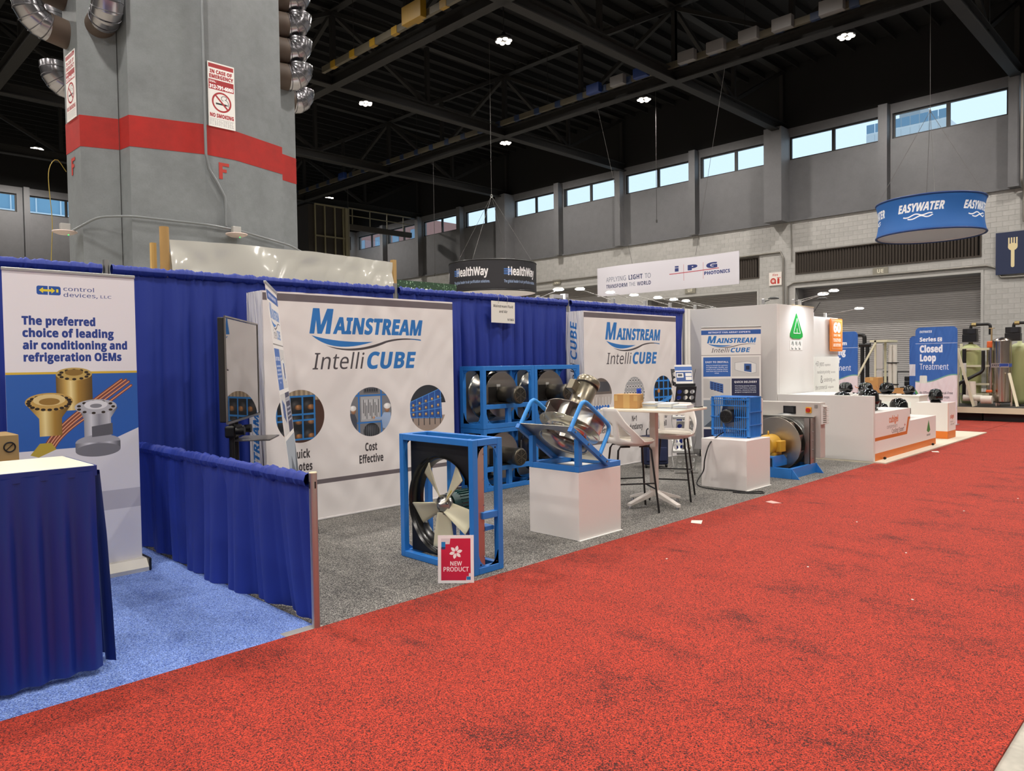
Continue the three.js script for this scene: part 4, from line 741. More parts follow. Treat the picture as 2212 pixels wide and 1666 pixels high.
// ---------- large axial fan in a blue frame ----------
{
  const o = thing('axial_fan', 'axial fan with cream blades standing in a tall blue frame', 'fan unit', [3.58, 0.009, -4.86]);
  const D = 0.3, W = 0.885, H = 0.995, b = 0.05; // local x depth, z width
  const cy = 0.455, cz = W / 2 - 0.017;
  for (const x of [0, D - b]) for (const z of [0, W - b]) mesh('corner_post', bb(x, x + b, 0, H, z, z + b, 0.005), BLUE, o);
  for (const y of [0, H - b]) { for (const x of [0, D - b]) mesh('rail', bb(x, x + b, y, y + b, b, W - b, 0.005), BLUE, o); for (const z of [0, W - b]) mesh('rail', bb(b, D - b, y, y + b, z, z + b, 0.005), BLUE, o); }
  for (const [zz] of [[W - 0.012], [0.006]]) for (const fx of [0, 1]) for (const fy of [0, 1]) { const p = gusset(0.1); if (fx) p.scale(-1, 1, 1); if (fy) p.scale(1, -1, 1); p.translate(fx ? D - b : b, fy ? H - b : b, zz); mesh('gusset', p, BLUE, o); mesh('bolt', cyl(V(fx ? D - b - 0.02 : b + 0.02, fy ? H - b - 0.02 : b + 0.02, zz), V(fx ? D - b - 0.02 : b + 0.02, fy ? H - b - 0.02 : b + 0.02, zz + 0.01), 0.006, 0.006, 8), BLACK, o); }
  for (const s of [0, 1]) { const p = gusset(0.08); rot(p, PI / 2, 0, 0); p.scale(s ? 1 : 1, 1, 1); p.translate(b, H - 0.004, s ? W - b - 0.08 : b); mesh('top_gusset', p, BLUE, o); }
  mesh('side_rail', bb(D - 0.2, D - b, 0.4, 0.45, W - b, W - 0.005, 0.004), BLUE, o);
  mesh('side_sheet', bb(0.052, 0.13, 0.03, H - 0.06, W - 0.03, W - 0.025), M('#b9a9a2', 0.3, 0.85), o);
  for (let k = 0; k < 5; k++) mesh('rivet', new THREE.SphereGeometry(0.006, 8, 6).translate(0.125, 0.12 + k * 0.19, W - 0.022), CHROME, o);
  const panel = poly(R4(b, W - b, b, H - b), 0.006, [circ(cz, cy, 0.365, 64)]); panel.rotateY(-PI / 2); panel.translate(0.085, 0, 0);
  mesh('panel', panel, M('#0d0d0e', 0.55), o);
  const ring = lathe([[0.384, 0], [0.386, 0.012], [0.37, 0.022], [0.356, 0.05], [0.35, 0.08], [0.35, 0.125], [0.356, 0.125], [0.356, 0.08], [0.362, 0.05], [0.384, 0]], 64); ring.rotateZ(-PI / 2); ring.translate(0.056, cy, cz);
  mesh('fan_ring', ring, M('#0a0a0b', 0.25), o);
  mesh('inner_post', [bb(D - 0.06, D - 0.01, b, H - b, cz - 0.12, cz - 0.07, 0.004)], BLUE, o);
  mesh('motor_bracket', [bb(0.16, D - b, 0.3, 0.33, cz - 0.08, W - b), bb(0.16, 0.2, b, 0.33, cz + 0.12, cz + 0.2)], BLUE, o);
  const hub = grp('hub', o, [0.1, cy, cz]);
  const hb = lathe([[0.001, -0.05], [0.02, -0.05], [0.022, -0.035], [0.045, -0.03], [0.05, -0.01], [0.078, -0.005], [0.08, 0.035], [0.05, 0.05], [0.001, 0.05]], 24); hb.rotateZ(-PI / 2);
  mesh('hub_body', hb, M('#b5b3ae', 0.3, 1), hub);
  for (let k = 0; k < 5; k++) { const a = PI / 2 * 3 + (k + 0.5) * 2 * PI / 5; mesh('hub_bolt', cyl(V(-0.02, 0.062 * Math.sin(a), 0.062 * Math.cos(a)), V(0.0, 0.062 * Math.sin(a), 0.062 * Math.cos(a)), 0.009, 0.009, 8), STEEL, hub); }
  const cream = M('#d9d3b4', 0.45);
  for (let k = 0; k < 5; k++) {
    const a0 = PI / 2 * 3 + k * 2 * PI / 5;
    const g = gridGeo((u, v) => { const r = 0.06 + v * 0.275, tw = -0.95 + 0.45 * v, w = (0.06 + 0.04 * v) * (u - 0.5) * 2, cx = w * Math.sin(tw) * -1, ct = w * Math.cos(tw); const ca = Math.cos(a0), sa = Math.sin(a0); return V(cx * 0.9 + 0.01 * Math.cos(u * 3), r * sa + ct * ca, r * ca - ct * sa); }, 6, 10, null, 0.01);
    const bl = mesh('blade', g, cream, o); bl.position.set(0.1, cy, cz);
    if (k === 2) { const st = gridGeo((u, v) => { const v2 = 0.12 + v * 0.32, u2 = 0.1 + u * 0.16, r = 0.06 + v2 * 0.275, tw = -0.95 + 0.45 * v2, w = (0.06 + 0.04 * v2) * (u2 - 0.5) * 2; const ca = Math.cos(a0), sa = Math.sin(a0), ct = w * Math.cos(tw); return V(w * Math.sin(tw) * -0.9 + 0.01 * Math.cos(u2 * 3), r * sa + ct * ca, r * ca - ct * sa); }, 2, 6, null, 0.014); mesh('yellow_mark', st, M('#d7b92a', 0.5), bl); }
  }
  const teal = M('#1d4a49', 0.4);
  const mo = grp('motor', o, [0.15, cy, cz]);
  mesh('motor_body', cyl(V(0, 0, 0), V(0.26, 0, 0), 0.085, 0.085, 24), teal, mo);
  for (let k = 0; k < 22; k++) { const a = k / 22 * 2 * PI, g = box(0.16, 0.012, 0.005, 0.15, 0.09, 0); g.rotateX(a); mesh('cooling_fin', g, teal, mo); }
  mesh('motor_end', cyl(V(0.26, 0, 0), V(0.3, 0, 0), 0.098, 0.09, 24), teal, mo);
  mesh('base', bb(0.02, 0.26, -0.135, -0.07, -0.06, 0.06), teal, mo);
}
// ---------- new product sign ----------
{
  const o = thing('product_sign', 'small red New Product sign leaning at the foot of the axial fan', 'sign', [3.385, 0.009, -3.955], -PI / 4 - 0.03); o.rotation.order = 'YXZ'; o.rotation.x = -0.1;
  mesh('board', slab(0.255, 0.335, 0.006).translate(0, 0.1675, 0), P(canvasTex(512, 672, (x, w, h) => {
    rectc(x, '#f2ecec', 0, 0, w, h); rectc(x, '#c92546', 46, 44, w - 92, h - 84);
    path(x, [[46, 44], [180, 44], [168, 124], [104, 124], [104, 170], [46, 170]], '#ddd3d6'); rectc(x, '#1f7ec0', 50, 92, 58, 72); path(x, [[50, 164], [108, 164], [104, 196], [50, 196]], '#23406f');
    path(x, [[w - 46, h - 40], [w - 112, h - 40], [w - 104, h - 96], [w - 72, h - 96], [w - 72, h - 140], [w - 46, h - 140]], '#e8dfe2'); rectc(x, '#1f7ec0', w - 104, h - 92, 58, 46);
    x.fillStyle = '#f6eeee'; for (let k = 0; k < 6; k++) { x.save(); x.translate(w / 2, 238); x.rotate(k * PI / 3 + 0.2); x.beginPath(); x.moveTo(0, -14); x.bezierCurveTo(-34, -50, -16, -78, 6, -96); x.bezierCurveTo(34, -70, 36, -40, 0, -14); x.fill(); x.restore(); }
    text(x, 'NEW', w / 2, 424, 58, '#f8f0f0', { align: 'center', weight: 'normal', w: 172, stroke: 3 }); text(x, 'PRODUCT', w / 2, 506, 60, '#f8f0f0', { align: 'center', weight: 'normal', w: 366, stroke: 3 });
  }), 0.35), o);
  mesh('easel_back', bb(-0.03, 0.03, 0.0, 0.2, -0.03, -0.004), M('#d8d4cf', 0.6), o);
}
// ---------- white pedestals ----------
function pedestal(label, x, z, w, d, h) { const o = thing('display_pedestal', label, 'pedestal', [x, 0.009, z], 0, 'white display cubes'); mesh('body', box(w, h, d, 0, h / 2, 0, 0.004), M('#e4deda', 0.5), o); mesh('torn_paper_hem', [box(w + 0.01, 0.006, 0.03, 0, 0.003, d / 2)], M('#efece8', 0.8), o); return o; }
pedestal('white cube pedestal under the tilted fan', 5.2, -4.375, 0.6, 0.59, 0.595);
pedestal('white cube pedestal under the caged blue fan', 8.39, -4.47, 0.6, 0.6, 0.595);
// ---------- tilted plug fan on a blue stand ----------
{
  const o = thing('tilted_fan', 'silver plug fan tilted in a blue tubular stand on the pedestal', 'fan unit', [5.2, 0.605, -4.375]);
  const x0 = -0.3, x1 = 0.3, z0 = -0.295, z1 = 0.295, b = 0.05;
  mesh('base_frame', [bb(x0, x1, 0, b, z0, z0 + b, 0.004), bb(x0, x1, 0, b, z1 - b, z1, 0.004), bb(x0, x0 + b, 0, b, z0 + b, z1 - b, 0.004), bb(x1 - b, x1, 0, b, z0 + b, z1 - b, 0.004)], BLUE, o);
  mesh('base_sheet', bb(-0.16, 0.2, 0.0, 0.004, -0.2, 0.2), M('#e9e7e2', 0.6), o);
  for (const z of [z0, z1 - b]) mesh('post', bb(x0, x0 + b, b, 0.29, z, z + b, 0.004), BLUE, o);
  const A = -0.602, tilt = (g) => { g.rotateZ(A); g.translate(-0.155, 0.232, 0); return g; };
  const S = 0.31;
  for (const s of [-1, 1]) {
    mesh('side_rail', tilt(bb(-S, S, -0.045, 0.0, s * S - 0.025, s * S + 0.02, 0.003)), BLUE, o);
    const hz = s * (S - 0.01); mesh('handle', tilt(bent([V(-S + 0.015, 0, hz), V(-S + 0.015, 0.285, hz), V(0.175, 0.285, hz), V(0.175, 0.0, hz)], 0.019, 0.07, 12)), M('#3f97e6', 0.32), o);
    for (const x of [-0.26, -0.05, 0.15, 0.26]) mesh('bolt', tilt(cyl(V(x, -0.02, s * S), V(x, -0.02, s * (S + 0.03)), 0.008, 0.008, 8)), STEEL, o);
  }
  const plate = poly(R4(-S, S, -S, S), 0.005, [circ(0, 0, 0.235, 40)]); plate.rotateX(-PI / 2);
  mesh('mounting_plate', tilt(plate), M('#b8b5aa', 0.35, 0.9), o);
  mesh('inlet_cone', tilt(lathe([[0.25, 0.006], [0.235, 0.002], [0.222, 0.012], [0.2, 0.04], [0.185, 0.075], [0.18, 0.1], [0.185, 0.1], [0.206, 0.045], [0.24, 0.01], [0.25, 0.006]], 48)), M('#bdbab3', 0.22, 1), o);
  mesh('wheel_shroud', tilt(lathe([[0.188, 0.085], [0.192, 0.11], [0.215, 0.128], [0.29, 0.142], [0.293, 0.146], [0.29, 0.15], [0.212, 0.136], [0.188, 0.112], [0.188, 0.085]], 48)), M('#c4bfb2', 0.2, 1), o);
  mesh('wheel_back', tilt(lathe([[0.001, 0.282], [0.284, 0.282], [0.288, 0.287], [0.284, 0.292], [0.1, 0.292], [0.001, 0.296]], 48)), M('#9a8f89', 0.28, 1), o);
  for (let k = 0; k < 7; k++) { const a = k / 7 * 2 * PI; mesh('blade', tilt(gridGeo((u, v) => { const r = 0.15 + 0.125 * u, t = a + 0.9 * (1 - u); return V(r * Math.cos(t), 0.13 + 0.152 * v + (u < 0.3 ? -0.02 * (1 - v) : 0), r * Math.sin(t)); }, 8, 2, null, 0.005)), M('#dfdcd4', 0.3, 0.7), o); }
  const m2 = M('#8d8574', 0.3, 0.85);
  mesh('motor_body', tilt(lathe([[0.001, 0.295], [0.095, 0.295], [0.102, 0.305], [0.102, 0.6], [0.001, 0.6]], 36)), m2, o);
  mesh('motor_gap', tilt(lathe([[0.1, 0.598], [0.11, 0.6], [0.11, 0.606], [0.1, 0.608]], 36)), BLACK, o);
  mesh('motor_cap', tilt(lathe([[0.11, 0.608], [0.115, 0.612], [0.115, 0.65], [0.105, 0.672], [0.08, 0.684], [0.001, 0.69]], 36)), m2, o);
  mesh('junction_box', tilt(box(0.09, 0.1, 0.07, -0.135, 0.52, -0.03, 0.006)), m2, o);
  mesh('lug', tilt(cyl(V(-0.09, 0.43, 0.04), V(-0.11, 0.43, 0.06), 0.012, 0.012, 8)), STEEL, o);
}
// ---------- caged fan ----------
{
  const o = thing('caged_fan', 'blue slatted cage fan with black motor on the second pedestal', 'fan unit', [8.37, 0.605, -4.79]);
  const D = 0.31, W = 0.51, H = 0.5, b = 0.028;
  for (const x of [0, D - b]) for (const z of [0, W - b]) mesh('corner_post', bb(x, x + b, 0, H, z, z + b), BLUE, o);
  mesh('bottom_pan', bb(0, D, 0.0, 0.012, 0, W), BLUE, o); mesh('top_pan', [bb(0.0, D, H - 0.012, H, 0, W, 0.003), bb(0.05, 0.1, H, H + 0.004, 0.02, W - 0.02), bb(0.2, 0.25, H, H + 0.004, 0.02, W - 0.02)], BLUE, o);
  for (let k = 0; k < 18; k++) { const z = b + 0.008 + k * (W - 2 * b - 0.016) / 17; const mid = k > 3 && k < 11; if (mid) { mesh('slat', bb(-0.002, 0.01, 0.012, 0.13, z - 0.0035, z + 0.0035), BLUE, o); mesh('slat', bb(-0.002, 0.01, 0.39, H - 0.012, z - 0.0035, z + 0.0035), BLUE, o); } else mesh('slat', bb(-0.002, 0.01, 0.012, H - 0.012, z - 0.0035, z + 0.0035), BLUE, o); }
  for (const y of [0.1, 0.245, 0.385, 0.46]) mesh('cross_bar', bb(-0.008, 0.0, y, y + 0.012, -0.01, W + 0.0), BLUE, o);
  for (let k = 0; k < 13; k++) { const x = b + 0.006 + k * (D - 2 * b - 0.012) / 12; mesh('slat', bb(x - 0.003, x + 0.003, 0.012, H - 0.012, W - 0.008, W + 0.002), BLUE, o); }
  for (const y of [0.15, 0.31]) mesh('cross_bar', bb(0, D, y, y + 0.01, W + 0.001, W + 0.008), BLUE, o);
  motor(o, [0.16, 0.26, 0.24], [-1, 0, 0], 0.082, 0.24, M('#1a1a1a', 0.35), BLACK, false);
  const w = lathe([[0.001, 0], [0.2, 0], [0.205, 0.01], [0.2, 0.02], [0.001, 0.02]], 36); w.rotateZ(-PI / 2); w.translate(0.17, 0.26, 0.24); mesh('wheel', w, STEEL, o);
  const rg = lathe([[0.2, 0], [0.21, 0.005], [0.215, 0.08], [0.205, 0.08]], 36); rg.rotateZ(-PI / 2); rg.translate(0.19, 0.26, 0.24); mesh('wheel_ring', rg, GALV, o);
  mesh('back_panel', [bb(D, D + 0.03, 0.03, H - 0.03, 0.01, W + 0.01, 0.006)], M('#d6cbc6', 0.5), o);
  mesh('side_tab', bb(0.02, 0.09, 0.2, 0.42, -0.012, 0), BLUE, o);
  tag(mesh('power_cord', tube([V(8.36, 0.66, -4.62), V(8.2, 0.62, -4.62), V(8.06, 0.54, -4.64), V(7.98, 0.36, -4.66), V(8.02, 0.22, -4.7), V(7.9, 0.06, -4.72), V(7.93, 0.018, -4.5), V(8.0, 0.015, -4.3), V(8.02, 0.015, -4.14), V(8.16, 0.015, -4.02), V(8.08, 0.015, -3.96), V(7.96, 0.015, -4.1), V(7.9, 0.015, -4.25)], 0.008, 100, 8), BLACK), 'black power cord dropping from the caged fan to the carpet', 'cord');
}
// ---------- plug fan unit with control cabinet ----------
{
  const o = thing('plug_fan_unit', 'large steel fan wheel with yellow motor on a blue base and grey cabinet', 'fan unit', [9.27, 0.009, -5.0]);
  // local x 0..0.8, z 0..0.87 ; near side z = 0.87
  const gp = M('#8b8a86', 0.4, 0.5), W = 0.84;
  each('base_beam', [bb(0, 0.8, 0.0, 0.13, W - 0.05, W), bb(0, 0.8, 0.0, 0.13, 0.05, 0.1)], BLUE, o);
  each('cross_beam', [bb(0, 0.05, 0, 0.13, 0.1, W - 0.05), bb(0.72, 0.78, 0, 0.13, 0.1, W - 0.05)], BLUE, o);
  for (const x of [0.02, 0.78]) mesh('foot_gusset', poly([[0, 0], [0.1, 0], [0, 0.13]], 0.012).rotateY(-PI / 2).translate(x, 0, W), BLUE, o);
  for (const z of [0.3, 0.58]) mesh('motor_ramp', poly([[0.0, 0.13], [0.52, 0.13], [0.3, 0.27], [0.0, 0.27]], 0.02).translate(0, 0, z), BLUE, o);
  mesh('motor_seat', bb(0.0, 0.31, 0.25, 0.27, 0.32, 0.58), BLUE, o);
  mesh('plate', bb(0.74, 0.75, 0.13, 0.77, 0, W), gp, o);
  mesh('plate_cap', bb(0.7, 0.76, 0.76, 0.775, 0, W), M('#cfccc4', 0.4, 0.4), o);
  mesh('edge_channel', [bb(0.6, 0.74, 0.13, 0.75, W - 0.02, W - 0.012), bb(0.6, 0.61, 0.13, 0.75, W - 0.09, W - 0.012)], M('#aaa39f', 0.3, 0.8), o);
  for (let k = 0; k < 5; k++) mesh('bolt', cyl(V(0.68, 0.2 + k * 0.12, W - 0.012), V(0.68, 0.2 + k * 0.12, W), 0.01, 0.01, 8), CHROME, o);
  const ax = 0.42, cyy = 0.4, czz = 0.43, turn = (g) => { g.rotateZ(-PI / 2); g.translate(0, cyy, czz); return g; };
  mesh('wheel_back', turn(lathe([[0.001, 0.4], [0.36, 0.4], [0.364, 0.405], [0.36, 0.41], [0.001, 0.41]], 56)), M('#b3aca0', 0.3, 1), o);
  mesh('wheel_shroud', turn(lathe([[0.28, 0.6], [0.36, 0.54], [0.364, 0.545], [0.285, 0.612]], 56)), STEEL, o);
  for (let k = 0; k < 10; k++) { const a = k / 10 * 2 * PI; mesh('blade', turn(gridGeo((u, v) => { const r = 0.22 + 0.13 * u, t = a + 0.7 * u; return V(r * Math.cos(t), 0.41 + 0.14 * v, r * Math.sin(t)); }, 5, 1, null, 0.006)), M('#c9c4ba', 0.3, 0.9), o); }
  mesh('inlet_ring', turn(lathe([[0.3, 0.6], [0.28, 0.62], [0.34, 0.74], [0.4, 0.745]], 48)), GALV, o);
  const yel = M('#c79a2c', 0.42);
  mesh('motor_body', turn(lathe([[0.001, 0.06], [0.12, 0.06], [0.135, 0.08], [0.14, 0.12], [0.14, 0.32], [0.12, 0.36], [0.06, 0.4], [0.001, 0.4]], 32)), yel, o);
  mesh('motor_box', box(0.15, 0.15, 0.09, 0.24, cyy - 0.01, czz + 0.15, 0.012), yel, o);
  mesh('motor_cowl_slots', Array.from({ length: 18 }, (_, k) => { const a = k / 18 * 2 * PI; return box(0.004, 0.05, 0.012, 0.058, cyy + 0.08 * Math.sin(a), czz + 0.08 * Math.cos(a)).translate(0, 0, 0); }), BLACK, o);
  mesh('motor_feet', [bb(0.1, 0.32, 0.27, 0.31, czz - 0.13, czz - 0.05), bb(0.1, 0.32, 0.27, 0.31, czz + 0.05, czz + 0.13)], yel, o);
  mesh('lifting_eye', new THREE.TorusGeometry(0.025, 0.008, 8, 16).rotateY(0.6).translate(0.2, cyy + 0.16, czz), yel, o);
  const cab = M('#bcb7b1', 0.45);
  mesh('cabinet', bb(0.77, 0.93, 0.2, 0.955, -0.1, W + 0.06, 0.006), cab, o);
  const scr = mesh('touch_screen', bb(0.762, 0.775, 0.79, 0.9, 0.38, 0.56, 0.004), BLACK_G, o);
  mesh('screen_glass', bb(0.758, 0.764, 0.81, 0.885, 0.4, 0.53), M('#2a2b2d', 0.1), scr);
  mesh('switch_plate', bb(0.755, 0.77, 0.81, 0.89, 0.7, 0.78, 0.004), M('#e0a326', 0.4), o);
  mesh('switch_knob', cyl(V(0.73, 0.85, 0.74), V(0.756, 0.85, 0.74), 0.028, 0.03, 14), M('#b8281a', 0.4), o);
  mesh('lock_plate', bb(0.762, 0.771, 0.885, 0.925, 0.82, 0.86), M('#8b8884', 0.4), o);
  mesh('heat_sink', [bb(0.78, 0.9, 0.66, 0.92, W + 0.06, W + 0.09), ...Array.from({ length: 9 }, (_, k) => bb(0.78, 0.9, 0.67 + k * 0.028, 0.68 + k * 0.028, W + 0.09, W + 0.12))], M('#d4d0cb', 0.5), o);
  mesh('name_tag', bb(0.735, 0.741, 0.7, 0.73, 0.4, 0.48), M('#d9d7d2', 0.5), o);
}
// ---------- high table with brochures, box and stools ----------
{
  const o = thing('high_table', 'white square high table on a four-footed pole', 'table', [6.71, 0.009, -4.53], 0.13);
  const H = 1.05, tw = 0.37, td = 0.45;
  mesh('table_top', bb(-tw, tw, H - 0.028, H, -td, td, 0.008), M('#e6dfcc', 0.35), o);
  mesh('pole', box(0.075, H - 0.14, 0.075, 0, 0.11 + (H - 0.14) / 2, 0, 0.012), M('#cdc2ba', 0.4), o);
  mesh('top_plate', bb(-0.15, 0.15, H - 0.04, H - 0.029, -0.15, 0.15), GREYP, o);
  for (let k = 0; k < 4; k++) { const a = k * PI / 2 + 0.35, c = Math.cos(a), s = Math.sin(a); const g = poly([[0.0, 0.16], [0.05, 0.15], [0.36, 0.05], [0.36, 0.03], [0.05, 0.1], [0, 0.1]], 0.05, [], 0.004).translate(0, 0, -0.025).rotateY(-a); const l = mesh('leg', g, M('#d9d2cb', 0.35), o); mesh('foot', cyl(V(0.345 * c, 0, 0.345 * s), V(0.345 * c, 0.032, 0.345 * s), 0.018, 0.012, 12), CHROME, l); }
}
{
  const o = thing('cardboard_box', 'taped cardboard box on the high table', 'box', [6.52, 1.06, -4.72], 0.28);
  mesh('carton', box(0.2, 0.15, 0.26, 0, 0.075, 0, 0.003), CARTON, o);
  mesh('tape', [box(0.202, 0.152, 0.07, 0, 0.0765, 0.01), box(0.204, 0.06, 0.04, 0, 0.11, -0.11), box(0.204, 0.06, 0.04, 0, 0.11, 0.11)], TAPE, o);
}
{
  const paper = ['#ddd8cd', '#cfd4de', '#e3dfd2', '#c9cfd9'];
  for (let s = 0; s < 4; s++) {
    const o = thing('brochure_stack', ['pile of brochures next to the cardboard box on the high table', 'second pile of brochures from the cardboard box on the high table', 'third pile of brochures from the cardboard box on the high table', 'thin fanned pile of brochures at the table corner'][s], 'brochures', [[6.66, 6.69, 6.72, 6.93][s], 1.06, [-4.5, -4.335, -4.17, -4.36][s]], 0.13 + 0.05 * s);
    const n = [9, 8, 6, 3][s]; for (let k = 0; k < n; k++) mesh('brochure', bb(-0.11 + rr(-0.01, 0.01), 0.11 + rr(-0.01, 0.01), k * 0.007, k * 0.007 + 0.0065, -0.075 + rr(-0.003, 0.003), 0.075), M(paper[Math.floor(rnd() * 4)], 0.6), o);
  }
  tag(mesh('tablet', box(0.1, 0.01, 0.12, 6.98, 1.066, -4.18, 0.003), BLACK), 'flat black tablet at the right edge of the high table', 'tablet');
}
function stool(label, x, z, ry) {             // local: seat faces +x
  const o = thing('bar_stool', label, 'stool', [x, 0.009, z], ry, 'white bar stools');
  const shell = M('#ddd8d2', 0.4), S = 0.74;
  const inHole = (u, v) => { const side = Math.abs(u - 0.5); return (side > 0.2 && side < 0.33 && v > 0.2 && v < 0.62) || (side < 0.14 && v > 0.18 && v < 0.55); };
  const sh = gridGeo((u, v) => {
    const a = (u - 0.5) * 2 * 1.95 + PI, c = Math.abs(u - 0.5) * 2, h = c < 0.42 ? 0.36 : c < 0.6 ? 0.36 - (c - 0.42) * 0.75 : Math.max(0.03, 0.225 - (c - 0.6) * 0.5), flare = 1 + 0.16 * v;
    return V(0.225 * Math.cos(a) * flare - 0.02 * v, S - 0.03 + h * v, 0.225 * Math.sin(a) * flare);
  }, 44, 12, (u, v) => !inHole(u, v), 0.014);
  mesh('shell_back', sh, shell, o);
  mesh('seat_pan', lathe([[0.001, 0], [0.16, 0.0], [0.215, 0.025], [0.232, 0.05], [0.225, 0.055], [0.001, 0.03]], 36).scale(1, 1, 1).translate(0.02, S - 0.06, 0), shell, o);
  mesh('seat_pad', lathe([[0.001, 0.03], [0.2, 0.03], [0.215, 0.042], [0.205, 0.06], [0.12, 0.062], [0.001, 0.055]], 36).translate(0.025, S - 0.05, 0), M('#cbc3b4', 0.5), o);
  const L = [[1, 1], [1, -1], [-1, 1], [-1, -1]], foot = ([a, b]) => V(a * 0.23, 0.001, b * 0.225), top = ([a, b]) => V(a * 0.17, S - 0.06, b * 0.15), at = (l, y) => foot(l).lerp(top(l), y / (S - 0.06));
  for (const l of L) mesh('leg', bent([V(l[0] * 0.05, S - 0.062, l[1] * 0.15), top(l), foot(l)], 0.0105, 0.03, 10), BLACK, o);
  for (const [a, b, y] of [[0, 1, 0.24], [0, 2, 0.3], [1, 3, 0.3], [2, 3, 0.3]]) mesh('footrest', cyl(at(L[a], y), at(L[b], y), 0.008, 0.008, 8), BLACK, o);
}
stool('white bar stool seen from its side left of the high table', 6.32, -4.56, -0.655);
stool('white bar stool with open back facing the camera right of the high table', 7.19, -4.61, PI + 0.45);
// ---------- literature rack, suitcase, bin ----------
{
  const o = thing('brochure_rack', 'tall zigzag brochure rack beside the second fabric display', 'rack', [8.95, 0.009, -5.55], -0.75);
  const dark = M('#3d3d3f', 0.4, 0.5), lit = M('#c3c2bf', 0.35, 0.6);  // upper trays are black metal, lower trays silver metal
  for (let k = 0; k < 6; k++) {
    const y0 = 0.03 + k * 0.235, up = k % 2 === 0 ? 1 : -1, mt = k > 3 ? dark : lit;
    const sh = poly(R4(-0.14, 0.14, 0, 0.25), 0.006, [0, 1, 2].flatMap((i) => [0, 1].map((j) => circ(-0.09 + i * 0.09, 0.08 + j * 0.09, 0.034, 14)))); sh.rotateX(up * 0.42); sh.translate(0, y0, up > 0 ? 0.05 : -0.05);
    mesh('shelf', sh, mt, o); mesh('shelf_lip', box(0.28, 0.03, 0.035, 0, y0 + 0.015, up > 0 ? 0.06 : -0.045), mt, o);
  }
  for (const s of [-0.15, 0.15]) mesh('side_rod', tube(Array.from({ length: 7 }, (_, k) => V(s, 0.02 + k * 0.235, k % 2 ? -0.07 : 0.07)), 0.005, 60, 6), STEEL, o);
  mesh('foot', [bb(-0.16, 0.16, 0, 0.012, -0.14, -0.1), bb(-0.16, 0.16, 0, 0.012, 0.1, 0.14)], STEEL, o);
  const br = mesh('brochure', slab(0.24, 0.28, 0.01), P(canvasTex(256, 300, (x) => { rectc(x, '#e4e1dc', 0, 0, 256, 300); rectc(x, '#3868b4', 0, 30, 256, 60); rectc(x, '#2b4f8e', 10, 110, 236, 150); rectc(x, '#e9e7e2', 20, 130, 100, 70); rectc(x, '#4a4f58', 36, 146, 66, 36); rectc(x, '#e9e7e2', 150, 130, 90, 50); rectc(x, '#e9e7e2', 150, 190, 90, 50); }), 0.4), o);
  br.position.set(0, 1.36, 0.02); br.rotation.x = -0.35;
  mesh('header_tray', box(0.28, 0.04, 0.05, 0, 1.215, 0.07), dark, o);
}
{
  const o = thing('suitcase', 'navy rolling suitcase on the carpet behind the stools', 'suitcase', [9.12, 0.009, -6.15], -0.7);
  mesh('body', box(0.36, 0.42, 0.22, 0, 0.25, 0, 0.03), M('#1d2444', 0.7), o); mesh('pocket', box(0.3, 0.2, 0.03, 0, 0.2, 0.115, 0.012), M('#232b50', 0.7), o);
  mesh('handle', bent([V(-0.1, 0.45, -0.06), V(-0.1, 0.56, -0.06), V(0.1, 0.56, -0.06), V(0.1, 0.45, -0.06)], 0.01, 0.04), M('#55565a', 0.4, 0.6), o);
  for (const s of [-0.15, 0.15]) mesh('wheel', cyl(V(s - 0.012, 0.03, 0.08), V(s + 0.012, 0.03, 0.08), 0.03, 0.03, 14), BLACK, o);
}
{
  const o = thing('waste_bin', 'grey waste bin with clear liner beside the second pedestal', 'bin', [8.86, 0.009, -5.02]);
  mesh('can', lathe([[0.001, 0], [0.12, 0], [0.14, 0.3], [0.145, 0.31], [0.135, 0.31], [0.115, 0.01], [0.001, 0.01]], 24), M('#716d68', 0.6), o);
  mesh('liner', gridGeo((u, v) => { const a = u * 2 * PI, r = 0.148 + 0.02 * v + 0.012 * Math.sin(a * 9 + v * 4); return V(r * Math.cos(a), 0.22 + 0.17 * v - 0.03 * Math.sin(a * 3), r * Math.sin(a)); }, 60, 6), new THREE.MeshPhysicalMaterial({ color: '#dcdcd8', roughness: 0.25, transmission: 0.6, thickness: 0 }), o);
}
// paper scraps on the aisle
[[[6.22, 0.014, -3.72], 0.4, 'white paper scrap on the red carpet edge by the high table'], [[7.62, 0.014, -3.62], 1.1, 'flat printed paper on the red carpet before the second pedestal'], [[13.4, 0.014, -3.6], 0.3, 'small paper on the red carpet before the compressor counter']].forEach(([p, r, l], i) => { const g = poly([[-0.07, -0.05], [0.09, -0.04], [0.06, 0.06], [-0.05, 0.05]], 0.002).rotateX(-PI / 2); const m = mesh('paper_scrap', g, M(i === 1 ? '#d9a8a0' : '#e3ddd2', 0.8)); m.position.set(...p); m.rotation.y = r; tag(m, l, 'paper'); });
// ---------- compressor booth: partitions and counters ----------
const lam = M('#dedbd7', 0.42), lamG = lam, ORANGE = M('#d8721f', 0.5);
tag(mesh('partition_wall', bb(11.42, 11.5, 0.009, 2.45, -6.94, -5.36, 0.003), lamG), 'light grey partition wall closing the fan booth on the right', 'partition');
